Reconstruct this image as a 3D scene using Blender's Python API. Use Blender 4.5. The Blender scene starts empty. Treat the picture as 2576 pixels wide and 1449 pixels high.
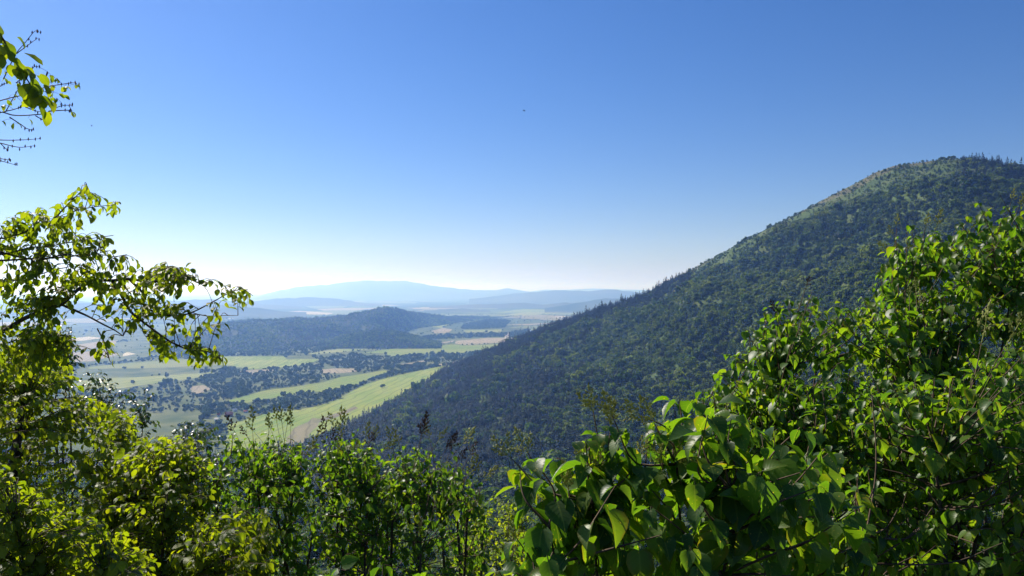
import bpy, math, random
import numpy as np
from mathutils import Vector, Matrix

scene = bpy.context.scene
C = scene.collection
F = 788.0            # focal length in pixels of the 1024 px wide frame
HY = 290.0           # picture row of the true horizon
PLAIN = -230.0       # height of the valley floor relative to the eye

# ------------------------------------------------------------------ camera, sky, sun, exposure
cam_d = bpy.data.cameras.new('camera')
cam = bpy.data.objects.new('camera', cam_d); C.objects.link(cam)
cam.location = (0, 0, 0)
cam.rotation_euler = (math.radians(90) + math.atan((HY - 288) / F), 0, 0)
cam_d.sensor_width = 36; cam_d.lens = 36 * F / 1024
cam_d.clip_start = 0.05; cam_d.clip_end = 120000
scene.camera = cam

SUN_AZ = -44.0       # degrees from the view direction, negative = left
SUN_EL = 38.0
world = bpy.data.worlds.new('World'); scene.world = world; world.use_nodes = True
wn = world.node_tree.nodes; wl = world.node_tree.links
bg = wn['Background']
sky = wn.new('ShaderNodeTexSky'); sky.sky_type = 'NISHITA'; sky.sun_disc = False
sky.sun_elevation = math.radians(SUN_EL); sky.sun_rotation = math.radians(SUN_AZ)
sky.altitude = 900; sky.air_density = 1.1; sky.dust_density = 0.35; sky.ozone_density = 3.0
skm = wn.new('ShaderNodeMixRGB'); skm.blend_type = 'MULTIPLY'; skm.inputs[0].default_value = 1; skm.inputs[2].default_value = (0.86, 0.85, 1.13, 1)
hsv = wn.new('ShaderNodeHueSaturation'); hsv.inputs['Saturation'].default_value = 1.28
wl.new(sky.outputs[0], hsv.inputs['Color']); wl.new(hsv.outputs[0], skm.inputs[1]); wl.new(skm.outputs[0], bg.inputs[0]); bg.inputs[1].default_value = 0.062

sun_d = bpy.data.lights.new('sun', 'SUN'); sun_d.energy = 5.0; sun_d.angle = math.radians(0.5)
sun_d.color = (1.0, 0.94, 0.84)
sun = bpy.data.objects.new('sun', sun_d); C.objects.link(sun)
az, el = math.radians(SUN_AZ), math.radians(SUN_EL)
SUNV = Vector((math.sin(az) * math.cos(el), math.cos(az) * math.cos(el), math.sin(el)))
sun.rotation_euler = SUNV.to_track_quat('Z', 'Y').to_euler()
sun.location = SUNV * 50

vs = scene.view_settings
vs.view_transform = 'Standard'; vs.look = 'None'; vs.gamma = 1; vs.use_curve_mapping = False
vs.exposure = 0.6
scene.cycles.use_denoising = True
scene.cycles.max_bounces = 8; scene.cycles.transmission_bounces = 5; scene.cycles.diffuse_bounces = 4
scene.cycles.volume_bounces = 2

# ------------------------------------------------------------------ helpers
def rng_(s): return np.random.default_rng(s)
R0 = rng_(1)

def px(x, y, Y):
    return np.array([(x - 512) / F * Y, Y, (HY - y) / F * Y])

def on_plain(x, y):
    Y = -PLAIN * F / (y - HY)
    return np.array([(x - 512) / F * Y, Y])

def D(*pts):         # points read off the 2576 px wide view of the photograph
    return [(p[0] * 0.39752, p[1] * 0.39752) for p in pts]
def C3(*pts):
    return [(200 + p[0] * 0.15528, 262.5 + p[1] * 0.15528) for p in pts]
def C1(*pts):
    return [(50 + p[0] * 0.07764, 300 + p[1] * 0.07764) for p in pts]
def C2(*pts):
    return [(200 + p[0] * 0.05823, 387.5 + p[1] * 0.05823) for p in pts]
def C5(*pts):
    return [(p[0] * 0.10352, 250 + p[1] * 0.10352) for p in pts]
def C4(*pts):
    return [(p[0] * 0.10352, 25 + p[1] * 0.10352) for p in pts]

def tag(o, label=None, cat=None, group=None, kind=None):
    if label: o['label'] = label
    if cat: o['category'] = cat
    if group: o['group'] = group
    if kind: o['kind'] = kind
    return o

def mesh_np(name, V, faces, mats=(), smooth=True, mat_idx=None, uv=None, attrs=None):
    """faces: (n,k) int array or list of such arrays; uv: one (u,v) per vertex"""
    if isinstance(faces, np.ndarray): faces = [faces]
    faces = [f for f in faces if len(f)]
    me = bpy.data.meshes.new(name)
    V = np.asarray(V, dtype=np.float32)
    me.vertices.add(len(V)); me.vertices.foreach_set('co', V.ravel())
    lv = np.concatenate([f.ravel() for f in faces]).astype(np.int32)
    sizes = np.concatenate([np.full(len(f), f.shape[1], dtype=np.int32) for f in faces])
    starts = np.concatenate([[0], np.cumsum(sizes)[:-1]]).astype(np.int32)
    me.loops.add(len(lv)); me.loops.foreach_set('vertex_index', lv)
    me.polygons.add(len(sizes)); me.polygons.foreach_set('loop_start', starts)
    me.polygons.foreach_set('use_smooth', np.full(len(sizes), smooth, dtype=bool))
    for m in mats: me.materials.append(m)
    if mat_idx is not None: me.polygons.foreach_set('material_index', np.asarray(mat_idx, dtype=np.int32))
    if uv is not None:
        ul = me.uv_layers.new(name='uv')
        ul.data.foreach_set('uv', np.asarray(uv, dtype=np.float32)[lv].ravel())
    for k, a in (attrs or {}).items():
        a = np.asarray(a)
        t = 'INT' if a.dtype.kind == 'i' else ('FLOAT_VECTOR' if a.ndim == 2 else 'FLOAT')
        at = me.attributes.new(k, t, 'POINT')
        at.data.foreach_set('vector' if t == 'FLOAT_VECTOR' else 'value', a.astype(np.int32 if t == 'INT' else np.float32).ravel())
    me.update(calc_edges=True)
    return me

def obj(name, me, parent=None, loc=None):
    o = bpy.data.objects.new(name, me); C.objects.link(o)
    if parent is not None: o.parent = parent
    if loc is not None: o.location = loc
    return o

def merge(parts):
    """parts: list of (V, F) with one face size; returns V, F"""
    Vs, Fs, n = [], [], 0
    for V, Fa in parts:
        Vs.append(V); Fs.append(np.asarray(Fa) + n); n += len(V)
    return np.concatenate(Vs), np.concatenate(Fs)

_sn = []
for _i in range(14):
    _a = R0.uniform(0, 2 * np.pi); _sn.append((math.cos(_a), math.sin(_a), R0.uniform(0, 6.28), R0.uniform(0.6, 1.7)))
def noise2(x, y, wl, seed=0):
    r = rng_(1000 + seed); s = 0
    for c, d, p, f in _sn:
        ph = r.uniform(0, 6.28)
        s = s + np.sin((x * c + y * d) * 2 * np.pi * f / wl + p + ph)
    return s / 5.3

# ------------------------------------------------------------------ materials
def nodes(m): return m.node_tree.nodes, m.node_tree.links

def mat_new(name):
    m = bpy.data.materials.new(name); m.use_nodes = True
    return m

def mat_plain(name, col, rough=0.85, noise=None, col2=None, nscale=20.0):
    m = mat_new(name); n, l = nodes(m); b = n['Principled BSDF']
    b.inputs['Roughness'].default_value = rough
    b.inputs['Specular IOR Level'].default_value = 0.2
    if col2 is None:
        b.inputs['Base Color'].default_value = (*col, 1)
    else:
        t = n.new('ShaderNodeTexCoord'); x = n.new('ShaderNodeTexNoise'); x.inputs['Scale'].default_value = nscale
        x.inputs['Detail'].default_value = 6
        r = n.new('ShaderNodeValToRGB'); r.color_ramp.elements[0].color = (*col, 1); r.color_ramp.elements[1].color = (*col2, 1)
        r.color_ramp.elements[0].position = 0.35; r.color_ramp.elements[1].position = 0.65
        l.new(t.outputs['Object'], x.inputs['Vector']); l.new(x.outputs['Fac'], r.inputs['Fac']); l.new(r.outputs[0], b.inputs['Base Color'])
    return m

def mat_leaf(name, cols, trans, gloss=0.45, rough=0.38, veins=0.0, pleat=0.0, tmix=0.5, spots=False):
    """cols: three leaf colours; trans: colour of light that comes through"""
    m = mat_new(name); n, l = nodes(m); b = n['Principled BSDF']; out = n['Material Output']
    at = n.new('ShaderNodeAttribute'); at.attribute_name = 'rnd'
    oi = n.new('ShaderNodeObjectInfo')
    ad = n.new('ShaderNodeMath'); ad.operation = 'ADD'; fr = n.new('ShaderNodeMath'); fr.operation = 'FRACT'
    l.new(at.outputs['Fac'], ad.inputs[0]); l.new(oi.outputs['Random'], ad.inputs[1]); l.new(ad.outputs[0], fr.inputs[0])
    r = n.new('ShaderNodeValToRGB'); e = r.color_ramp.elements
    e[0].position = 0.0; e[0].color = (*cols[0], 1); e[1].position = 1.0; e[1].color = (*cols[2], 1)
    x = e.new(0.5); x.color = (*cols[1], 1)
    l.new(fr.outputs[0], r.inputs['Fac'])
    col = r.outputs[0]
    uv = n.new('ShaderNodeUVMap'); uv.uv_map = 'uv'
    sep = n.new('ShaderNodeSeparateXYZ'); l.new(uv.outputs[0], sep.inputs[0])
    # distance from the midrib: 0 at the middle, 1 at the edge
    sb = n.new('ShaderNodeMath'); sb.operation = 'SUBTRACT'; sb.inputs[1].default_value = 0.5; l.new(sep.outputs[0], sb.inputs[0])
    ab = n.new('ShaderNodeMath'); ab.operation = 'ABSOLUTE'; l.new(sb.outputs[0], ab.inputs[0])
    vv = n.new('ShaderNodeMath'); vv.operation = 'MULTIPLY_ADD'; vv.inputs[1].default_value = -0.55
    l.new(ab.outputs[0], vv.inputs[0]); l.new(sep.outputs[1], vv.inputs[2])
    wv = n.new('ShaderNodeMath'); wv.operation = 'MULTIPLY'; wv.inputs[1].default_value = 2 * math.pi * (11 if pleat else 7); l.new(vv.outputs[0], wv.inputs[0])
    sn = n.new('ShaderNodeMath'); sn.operation = 'SINE'; l.new(wv.outputs[0], sn.inputs[0])
    if veins:
        mr = n.new('ShaderNodeMapRange'); mr.inputs['From Min'].default_value = 0.0; mr.inputs['From Max'].default_value = 0.05
        mr.inputs['To Min'].default_value = 1.0; mr.inputs['To Max'].default_value = 0.0
        l.new(ab.outputs[0], mr.inputs['Value'])
        s2 = n.new('ShaderNodeMapRange'); s2.inputs['From Min'].default_value = 0.9; s2.inputs['From Max'].default_value = 1.0
        s2.inputs['To Max'].default_value = 0.35; l.new(sn.outputs[0], s2.inputs['Value'])
        mx = n.new('ShaderNodeMath'); mx.operation = 'MAXIMUM'; l.new(mr.outputs[0], mx.inputs[0]); l.new(s2.outputs[0], mx.inputs[1])
        ml = n.new('ShaderNodeMath'); ml.operation = 'MULTIPLY'; ml.inputs[1].default_value = veins; l.new(mx.outputs[0], ml.inputs[0])
        mix = n.new('ShaderNodeMixRGB'); mix.inputs[2].default_value = (0.25, 0.32, 0.10, 1)
        l.new(ml.outputs[0], mix.inputs[0]); l.new(col, mix.inputs[1]); col = mix.outputs[0]
    if spots:
        nt = n.new('ShaderNodeTexNoise'); nt.inputs['Scale'].default_value = 55; nt.inputs['Detail'].default_value = 1
        of = n.new('ShaderNodeVectorMath'); of.operation = 'ADD'; cb = n.new('ShaderNodeCombineXYZ')
        m9 = n.new('ShaderNodeMath'); m9.operation = 'MULTIPLY'; m9.inputs[1].default_value = 90; l.new(fr.outputs[0], m9.inputs[0]); l.new(m9.outputs[0], cb.inputs[0]); l.new(m9.outputs[0], cb.inputs[2])
        l.new(uv.outputs[0], of.inputs[0]); l.new(cb.outputs[0], of.inputs[1]); l.new(of.outputs[0], nt.inputs['Vector'])
        nt.inputs['Scale'].default_value = 7.0
        g = n.new('ShaderNodeMath'); g.operation = 'GREATER_THAN'; g.inputs[1].default_value = 0.72; l.new(nt.outputs['Fac'], g.inputs[0])
        mix = n.new('ShaderNodeMixRGB'); mix.inputs[2].default_value = (0.30, 0.28, 0.05, 1)
        l.new(g.outputs[0], mix.inputs[0]); l.new(col, mix.inputs[1]); col = mix.outputs[0]
    if spots:
        # a share of the leaves is browned along the edge
        ed = n.new('ShaderNodeMapRange'); ed.inputs['From Min'].default_value = 0.30; ed.inputs['From Max'].default_value = 0.5; l.new(ab.outputs[0], ed.inputs['Value'])
        en = n.new('ShaderNodeMath'); en.operation = 'MULTIPLY'; l.new(ed.outputs[0], en.inputs[0]); l.new(nt.outputs['Fac'], en.inputs[1])
        sh_ = n.new('ShaderNodeMapRange'); sh_.inputs['From Min'].default_value = 0.72; sh_.inputs['From Max'].default_value = 0.95; sh_.inputs['To Max'].default_value = 1.3; l.new(fr.outputs[0], sh_.inputs['Value'])
        e3 = n.new('ShaderNodeMath'); e3.operation = 'MULTIPLY'; l.new(en.outputs[0], e3.inputs[0]); l.new(sh_.outputs[0], e3.inputs[1])
        mix = n.new('ShaderNodeMixRGB'); mix.inputs[2].default_value = (0.16, 0.11, 0.03, 1); l.new(e3.outputs[0], mix.inputs[0]); l.new(col, mix.inputs[1]); col = mix.outputs[0]
    bump = n.new('ShaderNodeBump'); bump.inputs['Strength'].default_value = 0.35 if pleat else 0.04
    bump.inputs['Distance'].default_value = 0.004
    l.new(sn.outputs[0], bump.inputs['Height'])
    l.new(bump.outputs[0], b.inputs['Normal'])
    l.new(col, b.inputs['Base Color'])
    b.inputs['Roughness'].default_value = rough; b.inputs['Specular IOR Level'].default_value = gloss
    tr = n.new('ShaderNodeBsdfTranslucent')
    tm = n.new('ShaderNodeMixRGB'); tm.blend_type = 'MULTIPLY'; tm.inputs[0].default_value = 1.0; tm.inputs[2].default_value = (*trans, 1)
    l.new(col, tm.inputs[1]); l.new(tm.outputs[0], tr.inputs['Color'])
    ms = n.new('ShaderNodeMixShader'); ms.inputs[0].default_value = tmix
    l.new(b.outputs[0], ms.inputs[1]); l.new(tr.outputs[0], ms.inputs[2]); l.new(ms.outputs[0], out.inputs['Surface'])
    return m

def mat_tree(name, cols, tmix=0.25, trans=(1.6, 1.8, 0.8), patch=150.0):
    """foliage of far trees: colour by tree and by stand"""
    m = mat_new(name); n, l = nodes(m); b = n['Principled BSDF']; out = n['Material Output']
    oi = n.new('ShaderNodeObjectInfo')
    nt = n.new('ShaderNodeTexNoise'); nt.inputs['Scale'].default_value = 1.0 / patch; nt.inputs['Detail'].default_value = 4
    l.new(oi.outputs['Location'], nt.inputs['Vector'])
    mr = n.new('ShaderNodeMapRange'); mr.inputs['From Min'].default_value = 0.3; mr.inputs['From Max'].default_value = 0.7
    mr.inputs['To Min'].default_value = -0.5; mr.inputs['To Max'].default_value = 0.5
    l.new(nt.outputs['Fac'], mr.inputs['Value'])
    ad = n.new('ShaderNodeMath'); ad.operation = 'ADD'; l.new(oi.outputs['Random'], ad.inputs[0]); l.new(mr.outputs[0], ad.inputs[1])
    r = n.new('ShaderNodeValToRGB'); e = r.color_ramp.elements
    e[0].position = 0.0; e[0].color = (*cols[0], 1); e[1].position = 1.0; e[1].color = (*cols[-1], 1)
    for i, c in enumerate(cols[1:-1]):
        x = e.new((i + 1) / (len(cols) - 1)); x.color = (*c, 1)
    l.new(ad.outputs[0], r.inputs['Fac'])
    l.new(r.outputs[0], b.inputs['Base Color'])
    b.inputs['Roughness'].default_value = 0.6; b.inputs['Specular IOR Level'].default_value = 0.25
    tr = n.new('ShaderNodeBsdfTranslucent')
    tm = n.new('ShaderNodeMixRGB'); tm.blend_type = 'MULTIPLY'; tm.inputs[0].default_value = 1.0; tm.inputs[2].default_value = (*trans, 1)
    l.new(r.outputs[0], tm.inputs[1]); l.new(tm.outputs[0], tr.inputs['Color'])
    ms = n.new('ShaderNodeMixShader'); ms.inputs[0].default_value = tmix
    l.new(b.outputs[0], ms.inputs[1]); l.new(tr.outputs[0], ms.inputs[2]); l.new(ms.outputs[0], out.inputs['Surface'])
    return m

def mat_ground(name, stops, scale, detail=8, fine=None, stretch=None):
    m = mat_new(name); n, l = nodes(m); b = n['Principled BSDF']
    b.inputs['Roughness'].default_value = 0.95; b.inputs['Specular IOR Level'].default_value = 0.1
    g = n.new('ShaderNodeNewGeometry'); t = n.new('ShaderNodeTexNoise'); t.inputs['Scale'].default_value = scale; t.inputs['Detail'].default_value = detail
    src = g.outputs['Position']
    if stretch:
        mp = n.new('ShaderNodeMapping'); mp.inputs['Rotation'].default_value = (0, 0, stretch[0]); mp.inputs['Scale'].default_value = (stretch[1], stretch[2], 1)
        l.new(src, mp.inputs['Vector']); src = mp.outputs[0]
    l.new(src, t.inputs['Vector'])
    r = n.new('ShaderNodeValToRGB'); e = r.color_ramp.elements
    e[0].position = stops[0][0]; e[0].color = (*stops[0][1], 1); e[1].position = stops[-1][0]; e[1].color = (*stops[-1][1], 1)
    for p, c in stops[1:-1]:
        x = e.new(p); x.color = (*c, 1)
    l.new(t.outputs['Fac'], r.inputs['Fac']); col = r.outputs[0]
    if fine:
        t2 = n.new('ShaderNodeTexNoise'); t2.inputs['Scale'].default_value = fine; t2.inputs['Detail'].default_value = 4; l.new(g.outputs['Position'], t2.inputs['Vector'])
        mr = n.new('ShaderNodeMapRange'); mr.inputs['From Min'].default_value = 0.3; mr.inputs['From Max'].default_value = 0.7; mr.inputs['To Min'].default_value = 0.6; mr.inputs['To Max'].default_value = 1.35
        l.new(t2.outputs['Fac'], mr.inputs['Value'])
        mm = n.new('ShaderNodeMixRGB'); mm.blend_type = 'MULTIPLY'; mm.inputs[0].default_value = 1
        l.new(col, mm.inputs[1]); l.new(mr.outputs[0], mm.inputs[2]); col = mm.outputs[0]
    l.new(col, b.inputs['Base Color'])
    return m

def mat_field(name, c1, c2, rot, wl=25.0):
    """crop in drilled rows with worn patches"""
    m = mat_new(name); n, l = nodes(m); b = n['Principled BSDF']
    b.inputs['Roughness'].default_value = 0.95; b.inputs['Specular IOR Level'].default_value = 0.1
    g = n.new('ShaderNodeNewGeometry')
    m0 = n.new('ShaderNodeMapping'); m0.inputs['Rotation'].default_value = (0, 0, rot); l.new(g.outputs['Position'], m0.inputs['Vector'])
    mp = n.new('ShaderNodeMapping'); mp.inputs['Scale'].default_value = (1.0 / wl, 0.1 / wl, 1); l.new(m0.outputs[0], mp.inputs['Vector'])
    t = n.new('ShaderNodeTexNoise'); t.inputs['Scale'].default_value = 1; t.inputs['Detail'].default_value = 5; l.new(mp.outputs[0], t.inputs['Vector'])
    t2 = n.new('ShaderNodeTexNoise'); t2.inputs['Scale'].default_value = 1 / 180.0; t2.inputs['Detail'].default_value = 4; l.new(g.outputs['Position'], t2.inputs['Vector'])
    ad = n.new('ShaderNodeMath'); ad.operation = 'ADD'; l.new(t.outputs['Fac'], ad.inputs[0]); l.new(t2.outputs['Fac'], ad.inputs[1])
    mr = n.new('ShaderNodeMapRange'); mr.inputs['From Min'].default_value = 0.75; mr.inputs['From Max'].default_value = 1.25; l.new(ad.outputs[0], mr.inputs['Value'])
    mx = n.new('ShaderNodeMixRGB'); mx.inputs[1].default_value = (*c1, 1); mx.inputs[2].default_value = (*c2, 1)
    l.new(mr.outputs[0], mx.inputs[0])
    # tramlines left by the tractor every twenty metres or so
    wb = n.new('ShaderNodeTexNoise'); wb.inputs['Scale'].default_value = 1 / 120.0; l.new(g.outputs['Position'], wb.inputs['Vector'])
    sx = n.new('ShaderNodeSeparateXYZ'); l.new(m0.outputs[0], sx.inputs[0])
    wa = n.new('ShaderNodeMath'); wa.operation = 'MULTIPLY_ADD'; wa.inputs[1].default_value = 26.0; l.new(wb.outputs['Fac'], wa.inputs[0]); l.new(sx.outputs[0], wa.inputs[2])
    ws = n.new('ShaderNodeMath'); ws.operation = 'MULTIPLY'; ws.inputs[1].default_value = 2 * math.pi / 21.0; l.new(wa.outputs[0], ws.inputs[0])
    si = n.new('ShaderNodeMath'); si.operation = 'SINE'; l.new(ws.outputs[0], si.inputs[0])
    tl = n.new('ShaderNodeMapRange'); tl.inputs['From Min'].default_value = 0.75; tl.inputs['To Min'].default_value = 1.0; tl.inputs['To Max'].default_value = 0.72; l.new(si.outputs[0], tl.inputs['Value'])
    mm = n.new('ShaderNodeMixRGB'); mm.blend_type = 'MULTIPLY'; mm.inputs[0].default_value = 1; l.new(mx.outputs[0], mm.inputs[1]); l.new(tl.outputs[0], mm.inputs[2])
    l.new(mm.outputs[0], b.inputs['Base Color'])
    return m

M_bark = mat_plain('bark', (0.035, 0.028, 0.022), 0.9, col2=(0.09, 0.07, 0.055), nscale=30)
M_twig = mat_plain('twig', (0.05, 0.032, 0.022), 0.8, col2=(0.13, 0.09, 0.06), nscale=25)
M_lilac = mat_leaf('lilac_leaf', ((0.026, 0.068, 0.014), (0.052, 0.12, 0.015), (0.10, 0.165, 0.015)), (3.0, 2.8, 0.5), gloss=0.35, rough=0.42, veins=0.3, tmix=0.55, spots=True)
M_horn = mat_leaf('hornbeam_leaf', ((0.065, 0.105, 0.012), (0.11, 0.155, 0.014), (0.16, 0.19, 0.018)), (3.2, 3.0, 0.4), gloss=0.35, rough=0.42, veins=0.25, pleat=1.0, tmix=0.56)
M_oak = mat_leaf('oak_leaf', ((0.03, 0.06, 0.014), (0.045, 0.08, 0.018), (0.06, 0.10, 0.022)), (1.7, 1.9, 0.6), gloss=0.55, rough=0.35, veins=0.2, tmix=0.35)
M_pod = mat_plain('seed_pod', (0.24, 0.29, 0.06), 0.5, col2=(0.40, 0.38, 0.13), nscale=40)
def see_through(m, col, k):
    n, l = nodes(m); b = n['Principled BSDF']; tr = n.new('ShaderNodeBsdfTranslucent'); tr.inputs['Color'].default_value = (*col, 1)
    ms = n.new('ShaderNodeMixShader'); ms.inputs[0].default_value = k; l.new(b.outputs[0], ms.inputs[1]); l.new(tr.outputs[0], ms.inputs[2]); l.new(ms.outputs[0], n['Material Output'].inputs['Surface'])
see_through(M_pod, (0.45, 0.48, 0.10), 0.4)
M_podb = mat_plain('dry_seed_pod', (0.05, 0.03, 0.02), 0.8, col2=(0.12, 0.07, 0.045), nscale=40)
M_broad = mat_tree('broadleaf_foliage', ((0.020, 0.044, 0.008), (0.038, 0.072, 0.010), (0.064, 0.104, 0.014), (0.105, 0.140, 0.020)), tmix=0.42, trans=(2.2, 2.2, 0.6))
M_pine = mat_tree('pine_foliage', ((0.008, 0.016, 0.009), (0.013, 0.025, 0.011), (0.022, 0.038, 0.014)), tmix=0.15)
M_valley = mat_tree('valley_foliage', ((0.016, 0.034, 0.010), (0.028, 0.052, 0.013), (0.052, 0.082, 0.018)), tmix=0.3)
M_scrub = mat_tree('scrub_foliage', ((0.04, 0.08, 0.012), (0.065, 0.115, 0.016), (0.09, 0.14, 0.02)), tmix=0.48, trans=(2.5, 2.5, 0.5))
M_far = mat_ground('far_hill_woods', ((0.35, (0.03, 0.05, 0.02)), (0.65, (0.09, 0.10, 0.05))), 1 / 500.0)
M_slope = mat_ground('hillside_ground', ((0.32, (0.045, 0.075, 0.02)), (0.5, (0.07, 0.105, 0.026)), (0.7, (0.10, 0.115, 0.04))), 1 / 60.0, fine=0.25)
M_crest = mat_ground('bare_ridge', ((0.3, (0.085, 0.08, 0.045)), (0.55, (0.11, 0.11, 0.05)), (0.75, (0.075, 0.09, 0.032))), 1 / 40.0, fine=0.2)
M_soil = mat_ground('undergrowth_soil', ((0.3, (0.02, 0.018, 0.012)), (0.7, (0.04, 0.05, 0.02))), 1.5)

# ------------------------------------------------------------------ haze
bm_v = np.array([[x, y, z] for x in (-42000, 42000) for y in (-400, 60000) for z in (-236, 345)], float)
hz_f = np.array([[0, 1, 3, 2], [4, 6, 7, 5], [0, 4, 5, 1], [2, 3, 7, 6], [0, 2, 6, 4], [1, 5, 7, 3]])
m = mat_new('haze'); n, l = nodes(m); n.remove(n['Principled BSDF'])
pv = n.new('ShaderNodeVolumePrincipled'); l.new(pv.outputs[0], n['Material Output'].inputs['Volume'])
pv.inputs['Color'].default_value = (0.24, 0.46, 1.0, 1)
pv.inputs['Absorption Color'].default_value = (1, 1, 1, 1)
pv.inputs['Density'].default_value = 1.12e-4
pv.inputs['Anisotropy'].default_value = 0.5
haze = obj('haze', mesh_np('haze', bm_v, hz_f, [m], smooth=False)); tag(haze, kind='stuff')

# ------------------------------------------------------------------ valley floor
def plain_mat():
    m = mat_new('valley_floor'); n, l = nodes(m); b = n['Principled BSDF']
    b.inputs['Roughness'].default_value = 0.95; b.inputs['Specular IOR Level'].default_value = 0.1
    g = n.new('ShaderNodeNewGeometry')
    mp = n.new('ShaderNodeMapping'); mp.inputs['Rotation'].default_value = (0, 0, 0.5); mp.inputs['Scale'].default_value = (1 / 520.0, 1 / 900.0, 1)
    l.new(g.outputs['Position'], mp.inputs['Vector'])
    nz = n.new('ShaderNodeTexNoise'); nz.inputs['Scale'].default_value = 1.3; l.new(mp.outputs[0], nz.inputs['Vector'])
    mixv = n.new('ShaderNodeMixRGB'); mixv.inputs[0].default_value = 0.25; l.new(mp.outputs[0], mixv.inputs[1]); l.new(nz.outputs['Color'], mixv.inputs[2])
    vo = n.new('ShaderNodeTexVoronoi'); vo.feature = 'F1'; vo.inputs['Scale'].default_value = 1; l.new(mixv.outputs[0], vo.inputs['Vector'])
    sp = n.new('ShaderNodeSeparateXYZ'); l.new(vo.outputs['Color'], sp.inputs[0])
    r = n.new('ShaderNodeValToRGB'); r.color_ramp.interpolation = 'CONSTANT'; e = r.color_ramp.elements
    e[0].position = 0; e[0].color = (0.05, 0.08, 0.03, 1); e[1].position = 0.30; e[1].color = (0.12, 0.16, 0.06, 1)
    for p, c in ((0.45, (0.08, 0.11, 0.04)), (0.58, (0.22, 0.20, 0.10)), (0.70, (0.16, 0.19, 0.08)), (0.86, (0.30, 0.26, 0.15)), (0.94, (0.06, 0.09, 0.035))):
        x = e.new(p); x.color = (*c, 1)
    l.new(sp.outputs[0], r.inputs['Fac'])
    ve = n.new('ShaderNodeTexVoronoi'); ve.feature = 'DISTANCE_TO_EDGE'; ve.inputs['Scale'].default_value = 1; l.new(mixv.outputs[0], ve.inputs['Vector'])
    lt = n.new('ShaderNodeMath'); lt.operation = 'LESS_THAN'; lt.inputs[1].default_value = 0.045; l.new(ve.outputs['Distance'], lt.inputs[0])
    mx = n.new('ShaderNodeMixRGB'); mx.inputs[2].default_value = (0.04, 0.06, 0.025, 1); l.new(lt.outputs[0], mx.inputs[0]); l.new(r.outputs[0], mx.inputs[1])
    # near ground: rough grass and scrub
    n2 = n.new('ShaderNodeTexNoise'); n2.inputs['Scale'].default_value = 1 / 70.0; n2.inputs['Detail'].default_value = 6; l.new(g.outputs['Position'], n2.inputs['Vector'])
    r2 = n.new('ShaderNodeValToRGB'); e = r2.color_ramp.elements
    e[0].position = 0.35; e[0].color = (0.055, 0.085, 0.022, 1); e[1].position = 0.72; e[1].color = (0.16, 0.17, 0.065, 1)
    l.new(n2.outputs['Fac'], r2.inputs['Fac'])
    sy = n.new('ShaderNodeSeparateXYZ'); l.new(g.outputs['Position'], sy.inputs[0])
    mr = n.new('ShaderNodeMapRange'); mr.inputs['From Min'].default_value = 3800; mr.inputs['From Max'].default_value = 5200; l.new(sy.outputs[1], mr.inputs['Value'])
    fin = n.new('ShaderNodeMixRGB'); l.new(mr.outputs[0], fin.inputs[0]); l.new(r2.outputs[0], fin.inputs[1]); l.new(mx.outputs[0], fin.inputs[2])
    l.new(fin.outputs[0], b.inputs['Base Color'])
    return m
gx = np.linspace(-40000, 40000, 41); gy = np.linspace(200, 58000, 41)
XX, YY = np.meshgrid(gx, gy)
Vg = np.stack([XX.ravel(), YY.ravel(), np.full(XX.size, PLAIN)], 1)
ii = np.arange(40 * 40); rr = ii // 40; cc = ii % 40
Fg = np.stack([rr * 41 + cc, rr * 41 + cc + 1, (rr + 1) * 41 + cc + 1, (rr + 1) * 41 + cc], 1)
tag(obj('valley_floor', mesh_np('valley_floor', Vg, Fg, [plain_mat()])), kind='structure')

# ------------------------------------------------------------------ fields (each one a sheet on the valley floor)
def inside(poly, P):
    poly = np.asarray(poly); x, y = P[:, 0], P[:, 1]; c = np.zeros(len(P), bool); j = len(poly) - 1
    for i in range(len(poly)):
        xi, yi = poly[i]; xj, yj = poly[j]
        k = ((yi > y) != (yj > y)) & (x < (xj - xi) * (y - yi) / ((yj - yi) or 1e-9) + xi)
        c ^= k; j = i
    return c

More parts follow.
